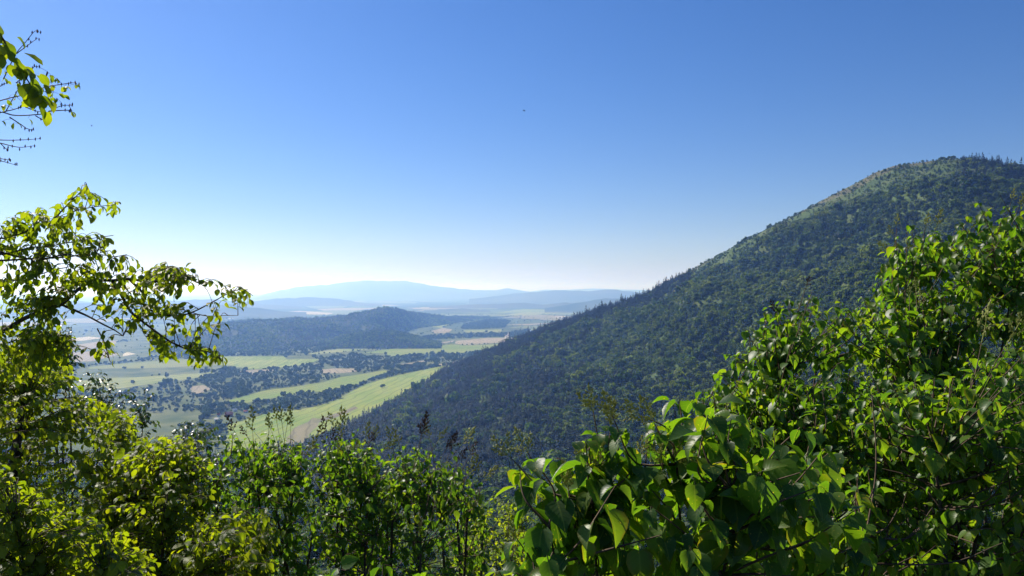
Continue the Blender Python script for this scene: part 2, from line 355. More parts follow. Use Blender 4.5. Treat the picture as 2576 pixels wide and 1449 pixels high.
GREEN, PALE, TAN, STRAW, BROWN = ((0.15, 0.225, 0.032), (0.26, 0.28, 0.06)), ((0.17, 0.215, 0.05), (0.27, 0.27, 0.085)), ((0.25, 0.215, 0.13), (0.32, 0.26, 0.16)), ((0.42, 0.36, 0.23), (0.50, 0.43, 0.29)), ((0.19, 0.18, 0.09), (0.25, 0.21, 0.12))
field_defs = [
 (GREEN, C3((180,1045),(430,972),(640,948),(760,925),(870,890),(960,840),(1050,790),(1200,745),(1400,700),(1560,668),(1700,648),(2000,600),(2000,760),(1500,900),(1250,1100),(1000,1300),(300,1300),(150,1180)), 0),
 (GREEN, C3((0,938),(200,885),(430,822),(620,800),(800,770),(900,740),(1050,718),(1190,695),(1235,700),(1180,720),(1100,745),(1000,790),(900,812),(800,835),(740,832),(600,850),(430,880),(300,905),(120,907),(0,942)), 0),
 (TAN, C3((780,690),(870,682),(1000,684),(1040,698),(900,714),(790,712)), 1),
 (GREEN, C3((100,608),(160,606),(540,605),(560,624),(780,622),(700,650),(600,670),(430,684),(330,690),(200,664),(100,662)), 0),
 (PALE, C1((400,1040),(830,1005),(1300,985),(1900,945),(2130,950),(2000,985),(1700,1030),(1250,1090),(900,1140),(500,1150),(300,1120)), 0),
 (PALE, C1((500,865),(1000,812),(1600,770),(2350,738),(2500,745),(2350,830),(2000,848),(1500,868),(1250,880),(900,880),(500,890)), 0),
 (TAN, C1((60,640),(300,585),(650,530),(900,520),(760,600),(400,640),(100,690)), 0),
 (STRAW, C1((180,503),(500,472),(690,490),(400,527),(230,522)), 0),
 (STRAW, C1((940,702),(1000,672),(1110,695),(940,727)), 0),
 (TAN, C1((120,690),(700,648),(900,700),(560,790),(250,800)), 1),
 (STRAW, C3((690,512),(830,518),(1070,498),(1040,515),(960,525),(840,523)), 0),
 (PALE, C3((690,588),(1000,540),(1100,530),(1430,503),(1430,516),(1200,545),(990,570),(750,591)), 0),
 (GREEN, C3((1050,582),(1330,545),(1640,528),(1700,535),(1985,524),(1990,546),(1680,586),(1500,582),(1240,606),(1180,586)), 0),
 (TAN, C3((1640,524),(1650,505),(1850,485),(2090,487),(2080,500),(1900,519),(1720,532)), 0),
 (TAN, C3((1490,528),(1640,500),(1630,511),(1530,529)), 0),
 (STRAW, C3((1305,377),(1360,366),(1440,372),(1340,392)), 0),
 (GREEN, C3((1430,405),(1500,375),(1700,358),(1790,350),(1760,375),(1640,385),(1560,420),(1430,412)), 0),
 (PALE, C3((1690,437),(1950,430),(1940,450),(1720,451)), 0),
 (TAN, C3((1490,440),(1560,420),(1620,430),(1600,455),(1510,456)), 0),
 (TAN, C3((1960,401),(2250,390),(2450,358),(2430,384),(2250,395),(2100,405)), 0),
 (GREEN, C3((2130,430),(2330,412),(2280,440),(2140,442)), 0),
 (GREEN, C3((2250,441),(2380,412),(2320,441)), 0),
 (TAN, C3((1250,662),(1440,632),(1450,641),(1300,669)), 0),
 (TAN, C3((1480,666),(1700,628),(1720,636),(1560,663)), 0),
 (TAN, C3((1780,592),(1900,570),(1960,576),(1840,603)), 0),
 (STRAW, C3((520,318),(640,312),(860,325),(820,336),(600,331)), 0),
 (STRAW, C3((2240,352),(2350,345),(2340,356)), 0),
 (PALE, C3((0,722),(60,705),(95,715),(0,732)), 0),
 (TAN, C3((230,705),(340,690),(440,690),(480,696),(330,721)), 0),
 (PALE, C3((1900,345),(2080,318),(2330,322),(2150,340)), 0),
 (GREEN, C3((1880,328),(2080,300),(2330,305),(2300,314),(2050,322)), 0),
 (TAN, C3((-60,800),(20,790),(70,815),(0,845),(-60,850)), 1),
]
brown_defs = [
 (BROWN, C3((620,1060),(690,1030),(730,1000),(780,1012),(760,1050),(700,1110),(640,1300),(480,1300),(560,1127)), 0),
 (BROWN, C3((720,1022),(840,985),(1000,928),(1020,940),(870,1002),(745,1036)), 0),
]
FIELDS = []
def add_field(kind, pts, lift, seed):
    P = np.array([on_plain(*p) for p in pts])
    r = rng_(seed)
    # gently uneven edges
    Q = []
    for i in range(len(P)):
        a, b2 = P[i], P[(i + 1) % len(P)]
        for t in (0, 0.25, 0.5, 0.75):
            q = a + (b2 - a) * t
            if t: q = q + r.normal(0, 0.012, 2) * np.linalg.norm(b2 - a)
            Q.append(q)
    Q = np.array(Q)
    area = 0.5 * np.sum(Q[:, 0] * np.roll(Q[:, 1], -1) - Q[:, 1] * np.roll(Q[:, 0], -1))
    if area < 0: Q = Q[::-1]
    me = bpy.data.meshes.new('field')
    me.from_pydata([(q[0], q[1], PLAIN + lift) for q in Q], [], [list(range(len(Q)))])
    d = P[np.argmax(P[:, 1])] - P[np.argmin(P[:, 1])]
    f1, f2 = rng_(seed + 5).uniform(0.88, 1.12, 2)
    mt = mat_field('crop', tuple(c * f1 for c in kind[0]), tuple(c * f2 for c in kind[1]), math.atan2(d[0], d[1]) if True else 0, 14.0)
    me.materials.append(mt)
    o = obj('field', me); tag(o, kind='structure')
    FIELDS.append(Q)
for i, (k, p, _) in enumerate(field_defs): add_field(k, p, 0.30 + 0.01 * (i % 5), 50 + i)
for i, (k, p, _) in enumerate(brown_defs): add_field(k, p, 0.55 + 0.05 * i, 150 + i)
# pond
m = mat_new('pond_water'); b = m.node_tree.nodes['Principled BSDF']; b.inputs['Base Color'].default_value = (0.45, 0.5, 0.5, 1); b.inputs['Roughness'].default_value = 0.12
me = bpy.data.meshes.new('pond')
pw = [on_plain(*p) for p in C3((2372, 321), (2400, 316), (2440, 318), (2432, 326), (2390, 327))]
me.from_pydata([(q[0], q[1], PLAIN + 0.8) for q in pw], [], [list(range(len(pw)))]); me.materials.append(m)
tag(obj('pond_water', me), kind='structure')

# ------------------------------------------------------------------ ridges: heightfields given by foot, crest and back
def interp_cols(pts, cols, k):
    a = np.array(pts, float); return np.interp(cols, a[:, 0], a[:, k])

def ridge(name, crest, foot, back, mats, cols=None, rows=24, rough=0.02, seed=0, kind='structure', skirt=-238, pw=1.0, tree_h=0.0):
    """crest: (col, row, Y); foot: (col, Y); the face runs from the foot on the plain up to the crest and falls away behind."""
    c0, c1 = crest[0][0], crest[-1][0]
    cols = np.linspace(c0, c1, cols or 120)
    Yc = interp_cols(crest, cols, 2); zc = (HY - interp_cols(crest, cols, 1)) / F * Yc - tree_h
    zc = zc + Yc / F * 0.55 * (noise2(cols, cols * 0.3, 45, seed + 200) + 0.6 * noise2(cols, cols * 0.2, 16, seed + 300)) * np.clip(np.minimum(cols - c0, c1 - cols) / 15, 0, 1)
    Yf = np.minimum(interp_cols(foot, cols, 1), Yc - 30)
    G = []
    h = zc - PLAIN
    nz = noise2(cols * Yc / F, Yc, 260.0 * max(1, np.mean(Yc) / 4000), seed)
    for t in np.linspace(-0.12, 1.0, rows):
        Y = Yf + (Yc - Yf) * t
        s = np.clip(t, 0, 1); prof = (s * s * (3 - 2 * s)) * 0.55 + 0.45 * s ** pw
        X = (cols - 512) / F * Y
        wob = noise2(X, Y, 300.0 * max(1, np.mean(Yc) / 4000), seed) * rough * h * math.sin(math.pi * min(max(s, 0), 1)) * 2
        z = PLAIN + h * prof + wob
        if t < 0: z = np.full_like(z, skirt)
        G.append(np.stack([X, Y, z], 1))
    for t in (0.15, 0.4, 0.7, 1.0):
        Y = Yc + back * t; X = (cols - 512) / F * Y
        z = PLAIN + h * (1 - t) ** 1.3 + (-8 if t == 1.0 else 0)
        G.append(np.stack([X, Y, z], 1))
    G = np.array(G); nr, nc = G.shape[:2]
    ii = np.arange((nr - 1) * (nc - 1)); r = ii // (nc - 1); c = ii % (nc - 1)
    Fq = np.stack([r * nc + c, r * nc + c + 1, (r + 1) * nc + c + 1, (r + 1) * nc + c], 1)
    o = obj(name, mesh_np(name, G.reshape(-1, 3), Fq, mats)); tag(o, kind=kind)
    return G, o

def sample_grid(G, n, rng, r0, r1, c0=0, c1=None, dens=None):
    """n points spread evenly by area over grid rows r0..r1; dens(P, rowfrac) thins them"""
    g = G[r0:r1 + 1, c0:c1] if c1 else G[r0:r1 + 1, c0:]
    a = g[:-1, :-1]; b = g[:-1, 1:]; c = g[1:, :-1]
    ar = np.linalg.norm(np.cross(b - a, c - a), axis=2)
    p = (ar / ar.sum()).ravel()
    k = rng.choice(len(p), n, p=p); r = k // ar.shape[1]; q = k % ar.shape[1]
    u = rng.random((n, 1)); v = rng.random((n, 1))
    P = g[r, q] * (1 - u) * (1 - v) + g[r, q + 1] * u * (1 - v) + g[r + 1, q] * (1 - u) * v + g[r + 1, q + 1] * u * v
    return P, r0 + r + v[:, 0], c0 + q + u[:, 0]

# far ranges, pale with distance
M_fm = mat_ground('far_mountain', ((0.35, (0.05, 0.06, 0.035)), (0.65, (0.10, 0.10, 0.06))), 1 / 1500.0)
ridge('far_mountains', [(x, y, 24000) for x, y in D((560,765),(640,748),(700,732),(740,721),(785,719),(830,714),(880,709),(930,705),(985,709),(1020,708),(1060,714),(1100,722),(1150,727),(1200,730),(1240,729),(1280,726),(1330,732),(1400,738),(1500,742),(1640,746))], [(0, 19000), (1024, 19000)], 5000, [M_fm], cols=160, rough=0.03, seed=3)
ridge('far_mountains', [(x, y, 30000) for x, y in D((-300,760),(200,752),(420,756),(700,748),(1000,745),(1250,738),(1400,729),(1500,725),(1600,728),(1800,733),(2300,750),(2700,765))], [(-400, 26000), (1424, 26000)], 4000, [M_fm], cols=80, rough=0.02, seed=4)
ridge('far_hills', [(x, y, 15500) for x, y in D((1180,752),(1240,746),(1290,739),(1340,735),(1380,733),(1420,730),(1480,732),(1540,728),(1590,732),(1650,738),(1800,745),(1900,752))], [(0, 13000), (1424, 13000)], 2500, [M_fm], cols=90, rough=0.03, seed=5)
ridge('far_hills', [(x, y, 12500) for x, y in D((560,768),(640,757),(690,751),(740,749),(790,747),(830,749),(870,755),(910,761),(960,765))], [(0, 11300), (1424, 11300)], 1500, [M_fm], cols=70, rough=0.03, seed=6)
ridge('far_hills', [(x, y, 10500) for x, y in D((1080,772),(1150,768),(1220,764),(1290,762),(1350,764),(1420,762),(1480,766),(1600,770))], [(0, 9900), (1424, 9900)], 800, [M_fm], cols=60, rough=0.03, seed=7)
ridge('far_hills', [(x, y, 9000) for x, y in D((1370,775),(1420,768),(1470,758),(1520,752),(1570,749),(1620,748),(1700,752),(1800,760),(1900,772))], [(0, 8000), (1424, 8000)], 1500, [M_far], cols=60, rough=0.04, seed=8)
ridge('far_hills', [(x, y, 8600) for x, y in D((1060,783),(1100,779),(1140,776),(1165,776),(1200,780),(1240,783))], [(0, 8200), (1424, 8200)], 500, [M_far], cols=40, rough=0.03, seed=9)
ridge('far_hills', [(x, y, 7400) for x, y in D((-200,790),(0,782),(120,772),(200,762),(260,766),(330,764),(400,768),(460,764),(520,770),(580,765),(620,772),(660,776),(720,784),(790,794))], [(-100, 6500), (1424, 6500)], 1200, [M_far], cols=110, rough=0.05, seed=10)
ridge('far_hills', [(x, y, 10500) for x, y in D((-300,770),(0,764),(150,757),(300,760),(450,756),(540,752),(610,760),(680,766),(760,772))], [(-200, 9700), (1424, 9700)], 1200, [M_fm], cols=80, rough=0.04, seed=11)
gA, hillA = ridge('wooded_hill', [(x, y, d) for (x, y), d in zip(D((560,812),(590,806),(620,803),(650,802),(680,806),(720,815)), (4700, 4700, 4700, 4700, 4700, 4700))], [(0, 4350), (1424, 4350)], 400, [M_far], cols=50, seed=12, tree_h=4)
crest_mid = [(x, y, d) for (x, y), d in zip(D((380,862),(430,848),(470,838),(520,823),(570,812),(640,807),(700,801),(750,799),(790,799),(830,795),(870,791),(930,779),(950,774),(970,771),(1000,774),(1040,785),(1070,789),(1100,793),(1160,797),(1230,798),(1270,804),(1310,813)), (3350, 3400, 3450, 3550, 3650, 3750, 3850, 3900, 4000, 4050, 4100, 4300, 4350, 4400, 4700, 5200, 5500, 5700, 6200, 6800, 7000, 7200))]
foot_mid = [(150, 2900), (247, 2900), (290, 3050), (330, 3350), (370, 3500), (386, 3800), (397, 4150), (405, 4300), (413, 4650), (425, 4850), (437, 5000), (461, 5600), (489, 6250), (505, 6700), (520, 7050)]
G_mid, hillB = ridge('wooded_hill', crest_mid, foot_mid, 900, [M_far], cols=150, rows=30, rough=0.10, seed=13, tree_h=5, pw=0.8)
G_spur, hillC = ridge('wooded_hill', [(x, y, d) for (x, y), d in zip(D((820,858),(870,842),(920,833),(965,829),(1000,833),(1040,842),(1075,852),(1110,862)), (3500, 3420, 3380, 3380, 3400, 3420, 3440, 3460))], [(0, 3050), (1424, 3150)], 350, [M_far], cols=60, rows=18, rough=0.05, seed=14, tree_h=5)

# ------------------------------------------------------------------ near mountain and the slope we stand on
PC = np.array([(-1000, 1.0), (2400, 1.0)])
cr = D((0,1300),(750,1115),(900,1046),(1000,992),(1105,927),(1200,883),(1300,842),(1400,806),(1500,771),(1600,737),(1700,693),(1750,668),(1800,645),(1850,621),(1900,598),(1960,562),(2000,540),(2050,512),(2100,486),(2150,461),(2200,433),(2250,415),(2300,409),(2350,403),(2400,396),(2450,402),(2500,414),(2576,436),(2800,500),(3400,640),(4600,760))
cr_x = np.array([c[0] for c in cr]); cr_y = np.array([c[1] for c in cr])
cols = np.concatenate([np.linspace(-500, -20, 30), np.linspace(0, 1060, 300), np.linspace(1080, 1800, 30)])
silh = np.interp(cols, cr_x, cr_y)
Yc = np.interp(cols, [-500, 150, 298, 330, 360, 400, 439, 517, 596, 676, 800, 900, 954, 1024, 1200, 1800], [1300, 1300, 1130, 1230, 1330, 1560, 1850, 1930, 1880, 1790, 1640, 1520, 1470, 1420, 1400, 1400])
zc = (HY - silh) / F * Yc
tree_off = np.interp(cols, [290, 400, 440, 670, 700, 730, 945, 970, 1100], [7, 10, 10.5, 9.5, 3, 1.2, 1.2, 5, 6])
zc = np.where(cols < 270, np.minimum(zc, -240), zc - tree_off)
Yv = np.interp(cols, [-500, 200, 298, 400, 512, 640, 760, 900, 1024, 1800], [1150, 1050, 830, 810, 790, 740, 690, 620, 560, 520])
zv = np.interp(cols, [-500, 200, 298, 400, 512, 640, 760, 900, 1024, 1800], [-234, -228, -192, -192, -190, -175, -152, -110, -75, -40])
HILL = [(-60, -0.5), (-30, -1.2), (0, -1.75), (2, -2.5), (6, -5.3), (20, -14), (60, -36), (200, -92)]
hy = np.array([h[0] for h in HILL]); hz = np.array([h[1] for h in HILL])
def ground_near(X, Y): return np.interp(Y, hy, hz) + 0.12 * noise2(np.asarray(X), np.asarray(Y), 9.0, 2) * np.clip(np.asarray(Y) - 1, 0, 8) / 8
rowsG = []; NR1, NR2, NR3 = 34, 60, 14
for i in range(NR1):
    Y = 24 * (Yv / 24) ** (i / NR1)
    base = np.interp(Y, hy, hz)
    t = np.clip((Y - 200) / (Yv - 200), 0, 1)
    z = np.where(Y > 200, -92 + (zv + 92) * (1 - (1 - t) ** 1.4), base)
    X = (cols - 512) / F * Y
    z = z + noise2(X, Y, 140, 21) * 4 * np.clip((Y - 80) / 200, 0, 1)
    rowsG.append(np.stack([X, Y, z], 1))
for i in range(NR2 + 1):
    t = i / NR2
    Y = Yv + (Yc - Yv) * t; X = (cols - 512) / F * Y
    s = t
    prof = 0.62 * s + 0.38 * (s * s * (3 - 2 * s))
    amp = np.clip((zc - zv) / 260, 0.05, 1.0) * math.sin(math.pi * min(s, 1)) ** 0.8 if 0 < s < 1 else 0
    gul = noise2(X * 1.0 + Y * 0.35, Y * 0.35 - X * 0.2, 330, 22) * 30 + noise2(X, Y, 130, 23) * 10
    z = zv + (zc - zv) * prof + gul * amp + (noise2(X, Y, 140, 21) * 4 * (1 - s) if s < 1 else 0)
    rowsG.append(np.stack([X, Y, z], 1))
crestY = rowsG[-1]
for i in range(1, NR3 + 1):
    t = i / NR3
    Y = Yc + np.clip((zc - PLAIN) * 2.0, 40, 900) * t; X = (cols - 512) / F * Y
    z = zc - (zc - PLAIN + 12) * (1 - (1 - t) ** 1.6)
    rowsG.append(np.stack([X, Y, z], 1))
GM = np.array(rowsG); nr, nc = GM.shape[:2]
ii = np.arange((nr - 1) * (nc - 1)); r = ii // (nc - 1); c = ii % (nc - 1)
Fq = np.stack([r * nc + c, r * nc + c + 1, (r + 1) * nc + c + 1, (r + 1) * nc + c], 1)
top = (r >= NR1 + NR2 - 3) & (cols[c] > 688) & (cols[c] < 962)
mi = np.where(top, 1, 0)
tag(obj('mountainside', mesh_np('mountainside', GM.reshape(-1, 3), Fq, [M_slope, M_crest], mat_idx=mi)), kind='structure')
# ground round the viewpoint
gx = np.linspace(-60, 60, 81); gy = np.linspace(-60, 40, 81); XX, YY = np.meshgrid(gx, gy)
ZZ = ground_near(XX, YY) - 0.25 * np.clip((YY - 26) / 10, 0, 1)
Vg = np.stack([XX.ravel(), YY.ravel(), ZZ.ravel()], 1)
ii = np.arange(80 * 80); rr = ii // 80; cc = ii % 80
Fg = np.stack([rr * 81 + cc, rr * 81 + cc + 1, (rr + 1) * 81 + cc + 1, (rr + 1) * 81 + cc], 1)
tag(obj('ground', mesh_np('ground', Vg, Fg, [M_soil])), kind='structure')

# ------------------------------------------------------------------ tree meshes
def quads_at(P, N, S, rng, asp=1.0, bend=0.0):
    """one leaf clump per row: centre, normal, half size -> V, F (quads)"""
    n = len(P)
    N = N / (np.linalg.norm(N, axis=1, keepdims=True) + 1e-9)
    a = rng.normal(size=(n, 3)); T = np.cross(N, a); T /= np.linalg.norm(T, axis=1, keepdims=True) + 1e-9
    B = np.cross(N, T); S = np.asarray(S).reshape(-1, 1)
    j = lambda: rng.uniform(0.6, 1.25, (n, 1))
    V = np.stack([P - T * S * j() - B * S * asp * j(), P + T * S * j() - B * S * asp * j() * 0.7, P + T * S * j() + B * S * asp * j(), P - T * S * j() * 0.8 + B * S * asp * j()], 1)
    if bend: V[:, 0] -= N * S * bend; V[:, 2] -= N * S * bend
    return V.reshape(-1, 3), np.arange(4 * n).reshape(-1, 4)

def cone(p0, p1, r0, r1, k=5):
    p0, p1 = np.asarray(p0, float), np.asarray(p1, float); d = p1 - p0; d /= np.linalg.norm(d)
    a = np.cross(d, [0.3, 0.9, 0.2]); a /= np.linalg.norm(a); b = np.cross(d, a)
    t = np.arange(k) * 2 * np.pi / k
    ring = np.cos(t)[:, None] * a + np.sin(t)[:, None] * b
    V = np.concatenate([p0 + ring * r0, p1 + ring * r1])
    return V, np.array([[i, (i + 1) % k, k + (i + 1) % k, k + i] for i in range(k)])

def broad_tree(seed, H=8.0, W=7.5, lobes=9, per=16, mats=None, size=0.085, low=0.12):
    r = rng_(seed); P = []; N = []; S = []
    for i in range(lobes):
        a = r.uniform(0, 6.28); q = r.uniform(0.1, 0.36) * W; zc = H * r.uniform(0.38, 0.80) * (1 - 0.12 * (q / W))
        c = np.array([q * math.cos(a), q * math.sin(a), zc]); rad = r.uniform(0.17, 0.27) * W
        d = r.normal(size=(per, 3)); d[:, 2] = np.abs(d[:, 2]) * 0.9 - 0.35; d /= np.linalg.norm(d, axis=1, keepdims=True)
        P.append(c + d * rad * r.uniform(0.75, 1.08, (per, 1)) * [1, 1, 0.85]); N.append(d + r.normal(0, 0.35, (per, 3))); S.append(r.uniform(0.7, 1.3, per) * size * W)
    k = lobes * 3
    d = r.normal(size=(k, 3)); d /= np.linalg.norm(d, axis=1, keepdims=True)
    P.append(np.array([0, 0, H * 0.42]) + d * np.array([0.36 * W, 0.36 * W, H * 0.30])); N.append(d + r.normal(0, 0.3, (k, 3))); S.append(r.uniform(0.8, 1.4, k) * size * W * 1.1)
    V, Fa = quads_at(np.concatenate(P), np.concatenate(N), np.concatenate(S), r, bend=0.25)
    tv, tf = cone((0, 0, -0.8), (0.1, 0, H * 0.5), 0.035 * H, 0.015 * H)
    nq = len(Fa); V2, F2 = merge([(V, Fa), (tv, tf)])
    return mesh_np('broadleaf_tree', V2, F2, mats, smooth=False, mat_idx=[0] * nq + [1] * len(tf))

def pine_tree(seed, H=11.0, W=5.0, tiers=10, per=8, mats=None, top=1.0):
    r = rng_(seed); P = []; V = []; Fs = []; n = 0
    for i in range(tiers):
        t = (i + r.uniform(-0.3, 0.3)) / tiers; t = min(max(t, 0), 0.98)
        z = H * (0.14 + 0.84 * t); rad = W * 0.5 * (1 - t ** 1.25) ** 0.9 * r.uniform(0.8, 1.15) + 0.25
        for k in range(per if t < 0.75 else per - 3):
            a = r.uniform(0, 6.28); L = rad * r.uniform(0.65, 1.12); w = L * r.uniform(0.3, 0.5) + 0.15
            d = np.array([math.cos(a), math.sin(a), 0]); s = np.array([-d[1], d[0], 0]); up = np.array([0, 0, 1.0])
            dr = r.uniform(-0.15, 0.3)
            zz = z + r.uniform(-0.04, 0.04) * H; tilt = r.uniform(-0.4, 0.4)
            b0 = d * L * 0.1 + up * zz
            V += [b0, d * L * 0.62 + s * w + up * (zz - dr * L * 0.5 + tilt * w), d * L + up * (zz - dr * L + 0.12 * L), d * L * 0.62 - s * w + up * (zz - dr * L * 0.5 - tilt * w)]
            Fs.append([n, n + 1, n + 2, n + 3]); n += 4
    V, Fs = np.array(V), np.array(Fs)
    q = len(Fs)
    tv, tf = cone((0, 0, -0.8), (0, 0, H * 0.97), 0.02 * H, 0.004 * H, 4)
    lead, lf = cone((0, 0, H * 0.82), (0, 0, H * 1.02), 0.045 * H, 0.005 * H, 5)
    V2, F2 = merge([(V, Fs), (lead, lf), (tv, tf)])
    return mesh_np('pine_tree', V2, F2, mats, smooth=False, mat_idx=[0] * (q + len(lf)) + [1] * len(tf))

BT = [broad_tree(300 + i, H=7.5, W=7.6, mats=[M_broad, M_bark]) for i in range(5)]
PT = [pine_tree(320 + i, H=9.5, W=5.2, mats=[M_pine, M_bark]) for i in range(5)]
VT = [broad_tree(340 + i, H=8.0, W=9.5, lobes=10, per=14, mats=[M_valley, M_bark], low=0) for i in range(4)]

def scatter_obj(name, P, rot, sc, var, protos, mat=None):
    """everything beyond the individually built ones: one object that draws copies of them"""
    me = bpy.data.meshes.new(name)
    me.vertices.add(len(P)); me.vertices.foreach_set('co', np.asarray(P, dtype=np.float32).ravel())
    for k, a, t in (('rotz', rot, 'FLOAT'), ('sc', sc, 'FLOAT'), ('variant', var, 'INT')):
        at = me.attributes.new(k, t, 'POINT'); at.data.foreach_set('value', np.asarray(a, dtype=np.int32 if t == 'INT' else np.float32))
    me.update()
    o = obj(name, me); tag(o, kind='stuff')
    ng = bpy.data.node_groups.new(name, 'GeometryNodeTree')
    ng.interface.new_socket('Geometry', in_out='INPUT', socket_type='NodeSocketGeometry')
    ng.interface.new_socket('Geometry', in_out='OUTPUT', socket_type='NodeSocketGeometry')
    n, l = ng.nodes, ng.links
    gi = n.new('NodeGroupInput'); go = n.new('NodeGroupOutput'); ip = n.new('GeometryNodeInstanceOnPoints'); jn = n.new('GeometryNodeJoinGeometry')
    for p in protos:
        oi = n.new('GeometryNodeObjectInfo'); oi.inputs['Object'].default_value = p; oi.inputs['As Instance'].default_value = True
        oi.transform_space = 'ORIGINAL'; l.new(oi.outputs['Geometry'], jn.inputs[0])
    def na(nm, dt):
        x = n.new('GeometryNodeInputNamedAttribute'); x.data_type = dt; x.inputs['Name'].default_value = nm
        return x.outputs['Attribute']
    cx = n.new('ShaderNodeCombineXYZ'); l.new(na('rotz', 'FLOAT'), cx.inputs[2])
    e2r = n.new('FunctionNodeEulerToRotation'); l.new(cx.outputs[0], e2r.inputs[0])
    l.new(gi.outputs[0], ip.inputs['Points']); l.new(jn.outputs[0], ip.inputs['Instance'])
    ip.inputs['Pick Instance'].default_value = True
    l.new(na('variant', 'INT'), ip.inputs['Instance Index']); l.new(e2r.outputs[0], ip.inputs['Rotation']); l.new(na('sc', 'FLOAT'), ip.inputs['Scale'])
    l.new(ip.outputs[0], go.inputs[0])
    md = o.modifiers.new('copies', 'NODES'); md.node_group = ng
    return o

def forest(thing_name, stuff_name, P, sc, meshes, label, cat, group, seed, keep=300, pri=None, place=None):
    """the keep trees that show largest as individuals, the rest as one stuff object"""
    r = rng_(seed); n = len(P)
    rot = r.uniform(0, 6.28, n); var = r.integers(0, len(meshes), n)
    X = 512 + F * P[:, 0] / P[:, 1]; Yp = HY - F * P[:, 2] / P[:, 1]
    vis = (X > 5) & (X < 1019) & (Yp < 570)
    if pri is not None: vis = vis & pri
    key = np.where(vis, sc / P[:, 1], 0)
    order = np.argsort(-key); ind = order[:keep]; rest = order[keep:]
    obs = []
    seen = set()
    for i in ind:
        o = bpy.data.objects.new(thing_name, meshes[var[i]]); C.objects.link(o)
        o.location = P[i]; o.rotation_euler = (0, 0, rot[i]); o.scale = (sc[i],) * 3
        lb = label
        if place: lb = ('large ' if sc[i] > np.median(sc[ind]) else 'smaller ') + label + ' ' + place(X[i], Yp[i], P[i], i)
        tag(o, lb, cat, group); obs.append(o)
    protos = [next(o for o, i in zip(obs, ind) if var[i] == v) for v in range(len(meshes))]
    if len(rest): scatter_obj(stuff_name, P[rest], rot[rest], sc[rest], var[rest], protos)
    return protos

# ------------------------------------------------------------------ mountain forest
rf = rng_(7)
Pm, rowm, colm = sample_grid(GM, 125000, rf, 22, NR1 + NR2)
cpx = np.interp(colm, np.arange(len(cols)), cols)
tt = (rowm - NR1) / NR2
keepm = (cpx > -10) & (cpx < 1110)
yp = HY - F * Pm[:, 2] / Pm[:, 1]
stand = noise2(Pm[:, 0], Pm[:, 1], 230, 31)
gap = noise2(Pm[:, 0], Pm[:, 1], 75, 32) + 0.5 * noise2(Pm[:, 0], Pm[:, 1], 30, 33)
# share of pines by place: dense along the lower ridge and its foot, mixed below, few on the upper face, again round the summit
cpw = cpx + 55 * noise2(Pm[:, 0], Pm[:, 1], 260, 36) + 25 * noise2(Pm[:, 0], Pm[:, 1], 90, 37) + rf.normal(0, 18, len(Pm))
pshare = np.where(cpw < 540, 0.88, 0.5)
pshare = np.where((cpw >= 560) & (yp < HY + 70 + 20 * noise2(Pm[:, 0], Pm[:, 1], 200, 38)), 0.18, pshare)
pshare = np.where((cpx > 700) & (yp < HY + 30), 0.14, pshare)
band = (tt > 0.80 + 0.06 * noise2(Pm[:, 0], Pm[:, 1], 120, 39)) & (cpx > 430) & (cpx + rf.normal(0, 8, len(Pm)) < 690)
pshare = np.where(band, 0.97, pshare)
pshare = np.where((cpx > 955) & (tt > 0.75), 0.85, pshare)
pshare = np.where((cpx > 860) & (cpx < 955) & (tt > 0.80) & (tt < 0.93), 0.5, pshare)
pshare = np.clip(pshare + stand * 0.28 * (~band), 0.02, 0.97)
is_pine = rf.random(len(Pm)) < pshare
cpj = cpx + rf.normal(0, 9, len(Pm)) + 14 * noise2(Pm[:, 0], Pm[:, 1], 70, 40)
bare = (tt + 0.03 * noise2(Pm[:, 0], Pm[:, 1], 60, 43) > np.interp(cpj, [690, 730, 800, 860, 900, 940, 962], [0.93, 0.85, 0.845, 0.90, 0.945, 0.965, 0.985])) & (cpj > 690) & (cpj < 962) & (rf.random(len(Pm)) < 0.5)
bare |= (tt > 0.80) & (cpx > 700) & (cpx < 890) & (gap > 0.25) & (rf.random(len(Pm)) < 0.6)
glade0 = (gap + rf.normal(0, 0.25, len(Pm)) > 0.95) & (tt < 0.9); glade = glade0 & (rf.random(len(Pm)) < 0.5)
open_ = (rf.random(len(Pm)) < 0.0)
# thin the near side of the valley, where the slope is scrubby
nearv = (rowm < NR1 - 1) & (rf.random(len(Pm)) < 0.35)
pshare = np.where(rowm < NR1 - 2, 0.12, pshare); is_pine = rf.random(len(Pm)) < pshare
keepm &= ~bare & ~glade & ~nearv
edge = (gap > 0.7)
sz = rf.lognormal(0, 0.36, len(Pm)) * np.where(glade0, 0.45, np.where(edge, 0.75, 1.0))
sz = sz * (1 + 0.22 * np.clip(noise2(Pm[:, 0], Pm[:, 1], 90, 35), -1, 1.2))
sz = np.where((tt > 0.80) & (cpx > 690) & (cpx < 962), sz * 0.4, sz)
sz = np.where((tt > 0.93) & (cpx >= 955), sz * 0.65, sz)
sz = np.where(band, sz * 1.05, sz)
k1 = keepm & is_pine; k2 = keepm & ~is_pine
def where_m(x, y, P, i):
    if x < 330: return 'on the slope above the left middle lilac'
    if x < 430: return 'at the mountain foot near the large green field'
    if x < 520: return 'in the forest above the dark stemmed lilac'
    if x < 620: return 'in the forest above the large leaved lilac'
    if x < 740: return 'in the forest above the low right lilac'
    return 'in the forest behind the tall right lilacs'
PINES = forest('pine_tree', 'pine_forest', Pm[k1], sz[k1] * 0.85, PT, 'dark green pine tree', 'pine tree', 'pines on the mountainside', 41, place=where_m)
BROADS = forest('broadleaf_tree', 'broadleaf_forest', Pm[k2], sz[k2] * 0.92, BT, 'round crowned broadleaf tree', 'tree', 'broadleaf trees on the mountainside', 42, place=where_m)

